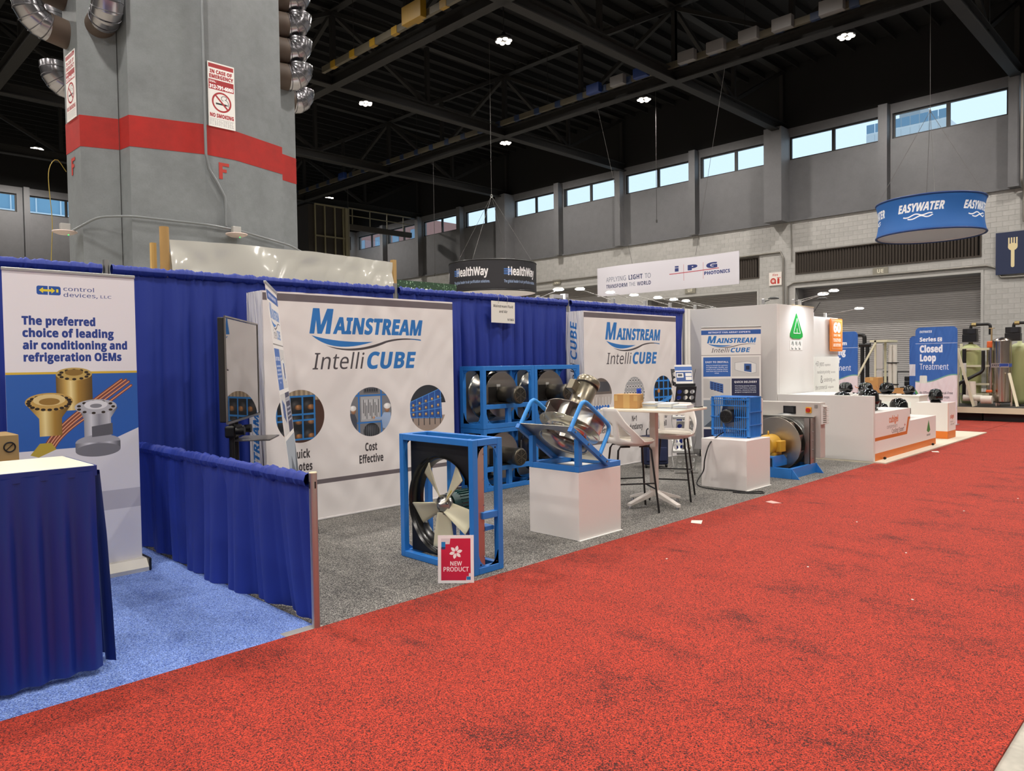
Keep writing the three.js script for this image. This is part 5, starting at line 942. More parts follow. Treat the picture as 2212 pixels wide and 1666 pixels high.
// tall white tower with tree logo
{
  const o = thing('logo_tower', 'white lit tower panel with a green tree logo', 'display wall', [0, 0, 0]);
  mesh('front_panel', bb(11.505, 12.84, 0.03, 2.45, -5.42, -5.36, 0.003), lam, o);
  mesh('right_return', bb(12.78, 12.84, 0.03, 2.45, -5.9, -5.425), lam, o);
  mesh('edge_cap', bb(12.0, 12.84, 2.45, 2.46, -5.44, -5.35), M('#d9c7a6', 0.5), o);
  // tree emblem, cut out of thin board
  const S = (pts, d = 0.012) => poly(pts, d).translate(12.13, 0, -5.359);
  mesh('tree_emblem', S([[0, 2.32], [0.235, 1.98], [0.235, 1.93], [0.13, 1.9], [-0.13, 1.9], [-0.235, 1.93], [-0.235, 1.98]]), M('#159a3c', 0.45), o);
  const W2 = M('#e8f0e8', 0.5);
  mesh('emblem_lines', [bar(V(12.0, 1.99, -5.342), V(12.13, 2.24, -5.342), 0.012, 0.004), bar(V(12.26, 1.99, -5.342), V(12.13, 2.24, -5.342), 0.012, 0.004), bar(V(12.0, 1.99, -5.342), V(12.26, 1.99, -5.342), 0.012, 0.004), bar(V(12.13, 1.99, -5.342), V(12.13, 2.07, -5.342), 0.012, 0.004)], W2, o);
  const t = mesh('emblem_lettering', slab(0.48, 0.16, 0.004), P(canvasTex(256, 84, (x) => { rectc(x, '#eae8e4', 0, 0, 256, 84); const k = '#33483a'; const st = (p) => { x.strokeStyle = k; x.lineWidth = 8; x.beginPath(); p.forEach((q, i) => (i ? x.lineTo(...q) : x.moveTo(...q))); x.stroke(); };
    for (let i = 0; i < 3; i++) { const a = 30 + i * 74; st([[a, 40], [a + 16, 10], [a + 32, 40]]); st([[a + 36, 8], [a + 36, 48]]); st([[a + 4, 56], [a + 4, 74], [a + 34, 74]]); } }), 0.45), o);
  t.position.set(12.13, 1.79, -5.357);
}
// second white wall with text panel and orange anniversary sign
{
  const o = thing('text_wall', 'white lit wall with grey words about compressors', 'display wall', [0, 0, 0]);
  mesh('upper_panel', bb(13.75, 15.05, 1.55, 2.36, -5.86, -5.8), lam, o);
  mesh('support', bb(13.75, 15.0, 0.03, 1.55, -5.86, -5.82), lamG, o);
  const t = mesh('text_panel', slab(1.16, 0.8, 0.03), P(canvasTex(580, 400, (x) => {
    rectc(x, '#eceeea', 0, 0, 580, 400); const k = '#6d6d6d', n = { weight: 'normal' };
    text(x, '+60 years', 20, 90, 46, k, { ...n, w: 200 }); text(x, 'experience', 240, 90, 22, k, { ...n, w: 130 }); text(x, 'manufacturing and selling', 60, 160, 28, k, { ...n, w: 300 }); text(x, 'hermetic', 380, 160, 18, k, { ...n, w: 110 });
    text(x, '&', 130, 250, 70, k, { ...n }); text(x, 'condensing', 210, 240, 38, k, { ...n, w: 200 }); text(x, 'units', 420, 240, 22, k, { ...n, w: 70 }); text(x, 'the commercial', 20, 310, 38, k, { ...n, w: 270 }); text(x, 'refrigeration', 310, 304, 20, k, { ...n, w: 140 }); text(x, 'market', 170, 372, 38, k, { ...n, w: 140 });
  }), 0.45), o); t.position.set(14.33, 1.2, -5.74);
  mesh('text_panel_backing', bb(13.76, 14.9, 0.03, 0.8, -5.76, -5.73), lam, o);
  const s = thing('anniversary_sign', 'orange rounded sign reading 60 together and beyond', 'sign', [14.82, 2.02, -5.76]);
  const fr = new THREE.Shape(); const w = 0.285, h = 0.32, r = 0.04; fr.moveTo(-w + r, -h); fr.lineTo(w - r, -h); fr.quadraticCurveTo(w, -h, w, -h + r); fr.lineTo(w, h - r); fr.quadraticCurveTo(w, h, w - r, h); fr.lineTo(-w + r, h); fr.quadraticCurveTo(-w, h, -w, h - r); fr.lineTo(-w, -h + r); fr.quadraticCurveTo(-w, -h, -w + r, -h);
  mesh('board', new THREE.ExtrudeGeometry(fr, { depth: 0.03, bevelEnabled: false }), M('#d97a28', 0.45), s);
  const p = mesh('print', slab(0.5, 0.57, 0.004), P(canvasTex(250, 285, (x) => { rectc(x, '#d97a28', 0, 0, 250, 285); x.strokeStyle = '#f2d3ae'; x.lineWidth = 3; x.strokeRect(4, 4, 242, 277); text(x, '60', 125, 116, 92, '#f6f4f2', { align: 'center', w: 180, stroke: 8 }); text(x, 'SINCE 1962', 125, 156, 22, '#f6efe6', { align: 'center', w: 170 }); text(x, 'TOGETHER', 125, 210, 34, '#f6efe6', { align: 'center', w: 190 }); text(x, 'AND BEYOND', 125, 256, 30, '#f6efe6', { align: 'center', w: 190 }); }), 0.45), s); p.position.z = 0.033;
}
// stepped counter
{
  const o = thing('stepped_counter', 'long white stepped counter with orange base stripe', 'counter', [0, 0, 0]);
  mesh('side_panel', bb(11.43, 11.49, 0.032, 1.0, -5.355, -3.89, 0.003), lam, o);
  mesh('upper_counter', bb(11.49, 13.1, 0.032, 0.74, -4.6, -3.9, 0.003), lam, o);
  mesh('lower_counter', bb(13.102, 14.5, 0.032, 0.532, -4.6, -3.9, 0.003), lam, o);
  const pr = mesh('front_print', slab(3.0, 0.71, 0.006), null || P(canvasTex(1500, 355, (x, w, h) => {
    rectc(x, '#ece6e3', 0, 0, w, h); const Y = (m) => h - (m - 0.03) * h / 0.71;
    rectc(x, '#d8721f', 0, Y(0.14), w, 400); path(x, [[0, Y(0.375)], [690, Y(0.375)], [742, Y(0.6)], [800, Y(0.6)], [800, Y(0.56)], [776, Y(0.56)], [722, Y(0.325)], [0, Y(0.325)]], '#d07026');
    text(x, 'cubigel', 300, 88, 46, '#d0672c', { w: 210, weight: 'normal', stroke: 5 }); text(x, 'compressors', 250, 132, 28, '#7b6d66', { w: 240, weight: 'normal' }); text(x, 'Cooling Expert', 360, 174, 34, '#7b6d66', { w: 290, weight: 'normal', stroke: 2 }); text(x, '+', 652, 150, 44, '#c24a2a');
    path(x, [[1290, 130], [1340, 220], [1300, 236], [1280, 236], [1240, 220]], '#2f8a46'); for (let i = 0; i < 6; i++) rectc(x, '#55605a', 1242 + i * 17, 250, 11, 16);
  }), 0.45), o);
  // trim the print to the stepped outline
  const g = poly([[11.5, 0.03], [14.5, 0.03], [14.5, 0.532], [13.1, 0.532], [13.1, 0.74], [11.5, 0.74]], 0.006); g.translate(0, 0, -3.899);
  const uv = g.attributes.uv, ps = g.attributes.position; for (let i = 0; i < uv.count; i++) uv.setXY(i, (ps.getX(i) - 11.5) / 3, (ps.getY(i) - 0.03) / 0.71);
  pr.geometry = g;
  for (const x of [11.8, 14.2]) mesh('caster', cyl(V(x, 0.05, -3.86), V(x + 0.03, 0.05, -3.86), 0.02, 0.02, 10), BLACK, o);
}
{
  const o = thing('back_counter', 'white counter behind the stepped counter carrying small compressors', 'counter', [0, 0, 0]);
  mesh('body', bb(16.2, 16.75, 0.032, 0.78, -6.7, -4.65, 0.003), lam, o); mesh('top', bb(16.18, 16.77, 0.78, 0.8, -6.72, -4.63, 0.003), WHITE_G, o); mesh('inset', bb(16.194, 16.199, 0.2, 0.66, -5.9, -4.8), M('#dfe3df', 0.5), o);
  mesh('raised_shelf', bb(11.52, 12.83, 0.9, 0.985, -5.34, -4.7, 0.003), WHITE_G, o);
}
{
  const o = thing('end_counter', 'white block counter with orange base at the booth end', 'counter', [0, 0, 0]);
  mesh('body', bb(15.46, 15.96, 0.032, 0.7, -4.5, -3.95, 0.003), lam, o);
  const pr = mesh('print', slab(0.5, 0.668, 0.004), P(canvasTex(256, 342, (x) => { rectc(x, '#ece6e3', 0, 0, 256, 342); text(x, 'cubigel', 128, 150, 34, '#c24a2a', { align: 'center', w: 130, weight: 'normal', stroke: 4 }); text(x, 'compressors', 120, 190, 16, '#7b6d66', { align: 'center', w: 100, weight: 'normal' }); text(x, 'cooling expert', 140, 216, 18, '#7b6d66', { align: 'center', w: 130, weight: 'normal' }); text(x, '+', 220, 206, 20, '#c24a2a'); rectc(x, '#d8721f', 0, 270, 256, 72); }), 0.45), o); pr.position.set(15.71, 0.366, -3.947);
  mesh('orange_base', bb(15.452, 15.459, 0.032, 0.17, -4.5, -3.95), ORANGE, o);
}
// compressors
const cBlack = M('#0f1011', 0.12), copper = M('#b87850', 0.3, 0.9);
function compressor(label, x, y, z, s, ry, squat = 1) {
  const o = thing('compressor', label, 'compressor', [x, y, z], ry, 'black compressors on the counters'); o.scale.setScalar(s);
  mesh('shell', lathe([[0.001, 0.02], [0.07, 0.02], [0.1, 0.045], [0.108, 0.09 * squat], [0.112, 0.1 * squat], [0.112, 0.115 * squat], [0.104, 0.125 * squat], [0.1, 0.17 * squat], [0.075, 0.215 * squat], [0.03, 0.232 * squat], [0.001, 0.235 * squat]], 28), cBlack, o);
  mesh('base_plate', bb(-0.12, 0.12, 0.008, 0.016, -0.08, 0.08), BLACK, o);
  for (const a of [-1, 1]) for (const b of [-1, 1]) mesh('foot', cyl(V(a * 0.1, 0, b * 0.065), V(a * 0.1, 0.012, b * 0.065), 0.014, 0.012, 10), M('#2a2a2a', 0.7), o);
  mesh('terminal_box', box(0.09, 0.08, 0.08, 0.1, 0.07, 0.07, 0.012), BLACK, o);
  mesh('tube', tube([V(0.09, 0.1, -0.04), V(0.14, 0.1, -0.05), V(0.155, 0.13, -0.05)], 0.006, 12, 6), copper, o);
}
[['compressor nearest the side panel on the stepped counter', 11.68, 0.742, -4.12, 1.1, 0.4], ['largest compressor on the upper step of the stepped counter', 12.12, 0.742, -4.2, 1.45, 0.2], ['compressor standing behind the side panel edge', 11.72, 0.742, -4.45, 1.3, 0.8],
  ['round compressor on the lower step of the stepped counter', 13.72, 0.534, -4.26, 1.4, 0.1], ['half hidden compressor at the back of the lower step', 13.35, 0.534, -4.42, 1.1, 0.5],
  ['leftmost small compressor on the back counter', 16.42, 0.802, -6.16, 1.3, 1.2], ['second small compressor from the left on the back counter', 16.42, 0.802, -5.75, 1.3, 1.3], ['third small compressor from the left on the back counter', 16.42, 0.802, -5.33, 1.3, 1.2], ['rightmost small compressor on the back counter', 16.42, 0.802, -4.9, 1.0, 1.3],
  ['single compressor on the end counter with the orange base', 15.62, 0.702, -4.2, 1.1, 0.3]].forEach(([l, x, y, z, s, r], i) => compressor(l, x, y, z, s, r, i > 4 && i < 9 ? 0.8 : 1));

// ---------- arm lights ----------
const armGlow = new THREE.MeshStandardMaterial({ color: '#fff', emissive: '#f6fbff', emissiveIntensity: 9, roughness: 0.3 });
function armLight(label, base, head, cd = 6, tgt, lit = true) {
  const o = thing('arm_light', label, 'lamp', [0, 0, 0], 0, 'arm lights on the booth walls'), a = V(...base), b = V(...head), d = b.clone().sub(a).normalize();
  mesh('clamp', box(0.05, 0.09, 0.05, ...base, 0.008), ALU, o);
  mesh('arm', cyl(a, b, 0.007, 0.006, 8), lit ? M('#8d8c89', 0.4, 0.5) : BLACK, o);
  const h = b.clone().addScaledVector(d, 0.07);
  mesh('lamp_head', lathe([[0.001, 0.035], [0.06, 0.03], [0.085, 0.012], [0.088, 0]], 18).translate(h.x, h.y, h.z), lit ? ALU : BLACK, o);
  if (!lit) return;
  mesh('light_lens', lathe([[0.001, -0.012], [0.06, -0.01], [0.084, 0.002], [0.001, 0.004]], 18).translate(h.x, h.y - 0.004, h.z), armGlow, o);
  const s = new THREE.SpotLight(0xf3f8ff, cd, 0, 1.1, 0.6, 2); s.position.set(h.x, h.y - 0.03, h.z); s.target.position.set(...tgt); s.castShadow = true; s.shadow.radius = 4; scene.add(s, s.target);
}
// white booth wall behind the drape
{
  const o = thing('rear_booth_wall', 'white booth wall just behind the blue drape carrying arm lights', 'display wall', [0, 0, 0]);
  for (let i = 0; i < 5; i++) mesh('panel', bb(7.95 + i * 1.02, 7.95 + (i + 1) * 1.02 - 0.012, 0, 2.52, -7.42, -7.36), lam, o);
  mesh('corner_connector', [bb(8.55, 8.62, 2.4, 2.6, -7.44, -7.34), bb(8.3, 8.52, 2.44, 2.58, -7.44, -7.36)], GREYP, o);
}
['first', 'second', 'third', 'fourth', 'fifth', 'sixth'].forEach((n, i) => { const x = [9.82, 10.72, 11.5, 12.35, 12.98, 13.5][i]; armLight(n + ' arm light in the row above the second fabric display, counted from the left', [x, 2.56, -7.4], [x - 0.02, 2.78, -8.02 - i * 0.04], 7, [x, 0.8, -7.6]); });
armLight('bright arm light leaning right at the end of the white booth wall', [8.0, 2.5, -7.4], [8.42, 2.64, -7.42], 7, [8.6, 0.8, -8.4]);
{ const o = thing('rear_side_wall', 'white wall top running on behind the grey partition', 'display wall', [0, 0, 0]); mesh('panel', bb(13.06, 14.4, 0, 2.5, -7.42, -7.36), lam, o); }
armLight('white arm light over the tree logo tower', [12.1, 2.515, -5.39], [12.18, 2.6, -5.0], 2.4, [12.2, 1.6, -5.4]);
armLight('arm light reaching right from the top of the logo tower', [12.35, 2.515, -5.39], [13.35, 2.75, -5.25], 1.6, [14.0, 1.6, -5.7]);
armLight('arm light over the orange anniversary sign', [14.5, 2.4, -5.83], [15.05, 2.52, -5.45], 2.4, [14.6, 1.6, -5.8]);
armLight('dark arm lamp on top of the grey partition wall', [11.46, 2.5, -5.6], [11.46, 2.52, -5.5], 0, null, false);
armLight('dark arm lamp between the two white booth walls', [13.9, 2.4, -5.83], [13.95, 2.62, -5.7], 0, null, false);

// ---------- water treatment booth ----------
function fabricBanner(label, x, z0, z1, h, draw, y0 = 0.02) { // rounded-top sleeve banner facing -x
  const W = z1 - z0, r = 0.1, o = thing('sleeve_banner', label, 'banner', [x, y0, (z0 + z1) / 2], -PI / 2);
  const pts = [[-W / 2, 0], [W / 2, 0], [W / 2, h - r]]; for (let i = 0; i <= 6; i++) { const a = i / 6 * PI / 2; pts.push([W / 2 - r + r * Math.cos(a), h - r + r * Math.sin(a)]); } for (let i = 0; i <= 6; i++) { const a = PI / 2 + i / 6 * PI / 2; pts.push([-W / 2 + r + r * Math.cos(a), h - r + r * Math.sin(a)]); }
  const g = poly(pts, 0.03); const uv = g.attributes.uv, p = g.attributes.position, n = g.attributes.normal; for (let i = 0; i < uv.count; i++) uv.setXY(i, p.getX(i) / W + 0.5, p.getY(i) / h);
  mesh('sleeve', g, P(canvasTex(500, 1000, draw), 0.6, { bumpMap: wrinkle, bumpScale: 0.03 }), o);
  mesh('foot', [bb(-W / 2, -W / 2 + 0.05, -y0 + 0.011, 0.01, -0.2, 0.22), bb(W / 2 - 0.05, W / 2, -y0 + 0.011, 0.01, -0.2, 0.22)], ALU, o);
}
const ewBase = (x, w, h) => { rectc(x, '#dfd6de', 0, 0, w, h); x.fillStyle = '#2f62b2'; x.beginPath(); x.moveTo(0, 0); x.lineTo(w, 0); x.lineTo(w, 490); x.bezierCurveTo(340, 470, 250, 600, 0, 560); x.fill(); x.strokeStyle = '#6fa79a'; x.lineWidth = 12; x.beginPath(); x.moveTo(0, 560); x.bezierCurveTo(250, 600, 340, 470, w, 490); x.stroke(); };
fabricBanner('blue and white sleeve banner reading Closed Loop Treatment', 18.9, -5.5, -4.64, 2.23, (x, w, h) => {
  ewBase(x, w, h); text(x, 'EASYWATER', 50, 58, 24, '#e8ecf6', { w: 150, skew: 0.15 }); text(x, 'Series', 52, 146, 40, '#e9eefb', { w: 200, stroke: 3 }); x.fillStyle = '#e9eefb'; x.beginPath(); x.roundRect(268, 108, 54, 42, 8); x.fill(); text(x, 'C', 282, 144, 30, '#2f62b2'); rectc(x, '#cdd8ef', 0, 166, w, 4);
  text(x, 'Closed', 52, 258, 68, '#e9eefb', { w: 280, stroke: 7 }); text(x, 'Loop', 52, 350, 68, '#e9eefb', { w: 200, stroke: 7 }); text(x, 'Treatment', 52, 438, 62, '#e9eefb', { w: 350, weight: 'normal' });
  x.fillStyle = '#d9ddd8'; x.beginPath(); x.roundRect(54, 500, 90, 80, 10); x.fill();
  path(x, [[0, 640], [40, 690], [0, 740]], '#4fa05a'); text(x, 'An Effective, Chemical-Free', 52, 690, 26, '#3a3340', { w: 400 }); text(x, 'Solution for Closed Loops', 52, 732, 26, '#3a3340', { w: 360 });
});
fabricBanner('blue and white sleeve banner reading Tower Treatment beside the orange sign', 18.9, -7.75, -6.8, 2.2, (x, w, h) => {
  ewBase(x, w, h); text(x, 'System', 140, 150, 40, '#e9eefb', { w: 230, stroke: 3 }); rectc(x, '#cdd8ef', 0, 180, w, 4); text(x, 'Cooling', 60, 262, 68, '#e9eefb', { w: 290, stroke: 7 }); text(x, 'Tower', 60, 350, 68, '#e9eefb', { w: 226, stroke: 7 }); text(x, 'Treatment', 60, 438, 62, '#e9eefb', { w: 360, weight: 'normal' });
  text(x, 'Scale, Corrosion,', 130, 700, 28, '#3a3340', { w: 270 }); text(x, '& Legionella Risk', 130, 748, 28, '#3a3340', { w: 270 });
});
fabricBanner('narrow strip of a third blue banner peeking behind the Closed Loop banner', 20.25, -6.03, -5.2, 2.07, (x, w, h) => { rectc(x, '#2f62b2', 0, 0, w, h); x.fillStyle = '#e6edf8'; x.beginPath(); x.moveTo(140, 170); x.bezierCurveTo(90, 270, 190, 270, 140, 170); x.fill(); rectc(x, '#dfe3ec', 0, 340, w, 140); rectc(x, '#4fa05a', 0, 760, w, 20); rectc(x, '#dfe3ec', 0, 780, w, 220); });
// skid
{
  const o = thing('water_treatment_skid', 'cream framed water treatment skid with stainless and green tanks', 'machine', [21.3, 0, -4.6]);
  const cr = M('#d6d2b6', 0.45), green = M('#aab07c', 0.4), ss = M('#b9aca2', 0.2, 1);
  each('rubber_foot', [bb(-0.7, 0.7, 0.011, 0.2, -1.6, -1.0), bb(-0.7, 0.7, 0.011, 0.2, 0.1, 3.4), bb(-0.6, 0.6, 0.011, 0.2, -0.95, 0.05)], M('#17171a', 0.7), o);
  mesh('deck', poly([[-0.55, 2.0], [-0.85, 1.55], [-0.85, -4.0], [1.1, -4.0], [1.1, 2.0]], 0.14).rotateX(-PI / 2).translate(0, 0.2, 0), cr, o);
  mesh('deck_top', poly([[-0.53, 1.98], [-0.83, 1.54], [-0.83, -4.0], [1.08, -4.0], [1.08, 1.98]], 0.004).rotateX(-PI / 2).translate(0, 0.341, 0), M('#3a3836', 0.7), o);
  mesh('stainless_tank', lathe([[0.001, 0.42], [0.19, 0.44], [0.2, 0.47], [0.2, 1.92], [0.19, 1.95], [0.1, 2.0], [0.001, 2.02]], 40).translate(-0.25, 0, 0.38), ss, o);
  for (const [a, b] of [[-0.14, 0.3], [0.14, 0.3], [0, 0.58]]) mesh('tank_leg', bb(-0.25 + a - 0.025, -0.25 + a + 0.025, 0.345, 0.75, b - 0.02, b + 0.02), ss, o);
  mesh('tank_band', lathe([[0.202, 1.3], [0.204, 1.3], [0.204, 1.38], [0.202, 1.38]], 40).translate(-0.25, 0, 0.38), M('#3f57a8', 0.4), o);
  mesh('slim_tank', lathe([[0.001, 0.42], [0.1, 0.44], [0.1, 1.85], [0.06, 1.9], [0.001, 1.9]], 28).translate(-0.05, 0, 0.12), ss, o);
  for (const [x, z] of [[0.1, -0.36], [0.4, 0.62], [0.2, 1.35]]) mesh('resin_tank', lathe([[0.001, 0.36], [0.18, 0.38], [0.23, 0.5], [0.23, 1.65], [0.21, 1.78], [0.12, 1.86], [0.05, 1.88], [0.05, 1.92], [0.001, 1.92]], 32).translate(x, 0, z), green, o);
  for (const [x, z] of [[0.1, -0.36], [0.1, 0.55]]) { const ch = mesh('control_head', [box(0.2, 0.19, 0.32, x - 0.05, 2.02, z, 0.01), box(0.2, 0.14, 0.3, x - 0.05, 2.19, z, 0.01)], M('#131314', 0.4), o); mesh('control_display', bb(x - 0.155, x - 0.151, 2.14, 2.24, z - 0.04, z + 0.12), M('#2b2c30', 0.2), ch); mesh('valve_pipe', bent([V(x, 2.1, z), V(x, 2.36, z), V(x, 2.36, z + 0.42), V(x, 2.1, z + 0.42)], 0.035, 0.06, 10), BLACK, o); mesh('brass_fitting', cyl(V(x, 2.36, z + 0.02), V(x, 2.36, z + 0.12), 0.05, 0.05, 12), M('#c9b27a', 0.3, 0.8), o); }
  each('frame_post', [bb(-0.7, -0.64, 0.345, 1.78, -0.5, -0.44), bb(0.7, 0.76, 0.345, 1.9, -0.75, -0.69), bb(0.7, 0.76, 0.345, 1.9, 0.1, 0.16), bb(0.7, 0.76, 0.345, 2.0, 1.1, 1.16)], cr, o);
  for (const y of [0.6, 0.85, 1.3, 1.72]) each('frame_rail', [bb(-0.68, 0.7, y, y + 0.045, -0.64, -0.6), bb(-0.16, -0.12, y, y + 0.05, -0.6, 0.1), bb(0.7, 0.76, y, y + 0.05, -0.69, 1.1)], cr, o);
  mesh('brace', bar(V(-0.72, 0.35, -0.1), V(-0.7, 1.72, -0.46), 0.055), cr, o); mesh('brace', bar(V(-0.72, 0.37, 0.79), V(-0.5, 1.15, 0.58), 0.055), cr, o);
  mesh('cabinet', bb(0.45, 0.68, 0.75, 1.45, -0.35, 0.1, 0.01), GREYP, o); mesh('cabinet', bb(0.45, 0.68, 1.1, 1.5, -0.75, -0.45, 0.01), GREYP, o);
  mesh('pump_body', [cyl(V(-0.6, 0.55, -0.35), V(-0.6, 0.55, 0.05), 0.08, 0.08, 16), cyl(V(-0.7, 0.52, 0.05), V(-0.7, 0.52, 0.28), 0.1, 0.1, 16), box(0.1, 0.2, 0.1, -0.6, 0.45, -0.1, 0.02)], M('#d5d0c4', 0.4), o);
  mesh('pump_motor', cyl(V(-0.55, 0.62, -0.2), V(-0.55, 0.95, -0.2), 0.11, 0.1, 18), M('#ded9cc', 0.4), o);
  mesh('black_pipe', [bent([V(-0.3, 1.7, 0.0), V(-0.3, 1.2, 0.0), V(-0.5, 0.88, -0.5), V(-0.5, 0.4, -0.5)], 0.04, 0.08, 10), cyl(V(-0.25, 0.5, -0.42), V(-0.25, 1.75, -0.42), 0.045, 0.045, 12)], BLACK, o);
  mesh('white_clamp', cyl(V(-0.25, 1.1, -0.42), V(-0.25, 1.4, -0.42), 0.05, 0.05, 12), M('#dcdcd8', 0.5), o);
  mesh('valve_wheel', [new THREE.TorusGeometry(0.06, 0.01, 6, 16).rotateX(PI / 2).translate(-0.05, 2.25, 0.12), cyl(V(-0.05, 1.9, 0.12), V(-0.05, 2.25, 0.12), 0.02, 0.02, 8)], M('#b9a27c', 0.4, 0.6), o);
  mesh('orange_valve', box(0.12, 0.16, 0.12, -0.1, 1.85, 0.1, 0.02), M('#d9622a', 0.5), o); mesh('orange_valve', box(0.1, 0.06, 0.12, -0.55, 0.72, 0.18, 0.015), M('#d9622a', 0.5), o);
  const lb = mesh('tank_lettering', slab(0.36, 0.1, 0.002), P(canvasTex(256, 72, (x) => { rectc(x, '#b5aaa2', 0, 0, 256, 72); text(x, 'EASY', 8, 50, 34, '#26262c', { w: 110, skew: 0.15 }); rectc(x, '#3f57a8', 130, 6, 120, 50); }), 0.3, { metalness: 0.6 }), o); lb.position.set(-0.452, 1.34, 0.38); lb.rotation.y = -PI / 2;
  mesh('white_column', [bb(-0.3, -0.2, 0.35, 1.3, 0.98, 1.08)], M('#d9d6cc', 0.5), o);
}
// second skid with filter tubes behind the Tower banner
{
  const o = thing('filter_skid', 'white framed filter skid with black pipes and grey cabinet', 'machine', [22.2, 0, -7.5]);
  const cr = M('#d6d2b6', 0.45);
  mesh('deck', bb(-0.7, 0.9, 0.011, 0.2, -0.8, 0.7), cr, o);
  each('black_pipe', [cyl(V(-0.3, 0.2, -0.26), V(-0.3, 1.95, -0.26), 0.05, 0.05, 14), cyl(V(-0.3, 0.2, -0.12), V(-0.3, 1.95, -0.12), 0.05, 0.05, 14), bent([V(-0.3, 1.9, -0.2), V(-0.3, 2.22, -0.2), V(-0.3, 2.22, -0.5)], 0.055, 0.1, 12), cyl(V(-0.3, 1.93, -0.34), V(-0.3, 1.93, -0.04), 0.06, 0.06, 14)], BLACK, o);
  each('frame_post', [bb(-0.3, -0.24, 0.2, 2.05, 0.06, 0.11), bb(0.5, 0.56, 0.2, 2.05, 0.06, 0.11), bb(-0.3, 0.56, 2.0, 2.06, -0.06, 0.4)], cr, o);
  mesh('brace', bar(V(-0.4, 0.85, -0.45), V(-0.3, 1.95, 0.08), 0.05), cr, o);
  mesh('cabinet', bb(-0.32, -0.2, 1.25, 1.95, 0.12, 0.29, 0.01), GREYP, o); mesh('cabinet', bb(-0.32, -0.2, 0.55, 1.2, 0.12, 0.27, 0.01), GREYP, o);
  each('filter_tube', [cyl(V(-0.1, 0.2, 0.42), V(-0.1, 1.92, 0.42), 0.055, 0.055, 16), cyl(V(-0.1, 0.2, 0.54), V(-0.1, 1.92, 0.54), 0.055, 0.055, 16)], M('#dad7cd', 0.45), o);
  each('tube_clamp', [bb(-0.17, -0.03, 0.8, 0.83, 0.35, 0.62), bb(-0.17, -0.03, 1.4, 1.43, 0.35, 0.62)], BLACK, o);
  mesh('stop_button', cyl(V(-0.35, 0.75, 0.25), V(-0.32, 0.75, 0.25), 0.04, 0.04, 14), M('#c2452a', 0.4), o);
}
// lounge furniture and cartons behind the counters
function sofa(label, x, z, ry) { const o = thing('lounge_chair', label, 'sofa', [x, 0.011, z], ry, 'black lounge chairs'); o.scale.set(0.8, 0.92, 0.9); const m = M('#151417', 0.45); mesh('seat', box(0.75, 0.2, 0.6, 0, 0.36, 0.05, 0.04), m, o); for (const s of [-0.24, 0, 0.24]) { mesh('back_cushion', box(0.235, 0.2, 0.12, s, 0.58, -0.24, 0.04), m, o); mesh('back_cushion', box(0.235, 0.2, 0.12, s, 0.79, -0.26, 0.04), m, o); } for (const a of [-0.34, 0.34]) for (const b of [-0.22, 0.3]) mesh('leg', cyl(V(a, 0, b), V(a, 0.27, b), 0.012, 0.012, 8), CHROME, o); }
sofa('black tufted lounge chair left of the black bar table', 31.0, -10.12, -PI / 2); sofa('black tufted lounge chair right of the black bar table', 31.0, -9.2, -PI / 2);
{ const o = thing('bar_table', 'small black bar table between the lounge chairs', 'table', [30.0, 0.011, -9.4]); mesh('top', bb(-0.3, 0.3, 1.0, 1.03, -0.55, 0.55, 0.006), BLACK, o); mesh('pole', cyl(V(0, 0.02, 0), V(0, 1.0, 0), 0.05, 0.05, 14), BLACK, o); mesh('base', lathe([[0.001, 0], [0.28, 0], [0.28, 0.015], [0.05, 0.04], [0.001, 0.04]], 24), BLACK, o); }
for (const [x, y, z, w, h, l] of [[19.1, 0.013, -6.49, 0.31, 0.73, 'lower brown carton of the stack behind the small compressors'], [19.1, 0.745, -6.49, 0.3, 0.34, 'upper brown carton of the stack behind the small compressors'], [19.2, 0.013, -5.92, 0.32, 0.81, 'open brown carton beside the stacked cartons']]) { const o = thing('cardboard_carton', l, 'box', [x, y, z], 0.1); const op = l.startsWith('open'); mesh('carton', op ? [bb(-0.25, 0.25, 0, 0.02, -w / 2, w / 2), bb(-0.25, -0.24, 0.02, h, -w / 2, w / 2), bb(0.24, 0.25, 0.02, h, -w / 2, w / 2), bb(-0.24, 0.24, 0.02, h, -w / 2, -w / 2 + 0.01), bb(-0.24, 0.24, 0.02, h, w / 2 - 0.01, w / 2)] : box(0.5, h, w, 0, h / 2, 0, 0.005), CARTON, o); mesh('tape', op ? bb(-0.252, -0.25, h * 0.4, h * 0.5, -w / 2, w / 2) : box(0.502, h * 0.2, 0.07, 0, h * 0.9, 0), op ? M('#8c6a3d', 0.7) : TAPE, o); }

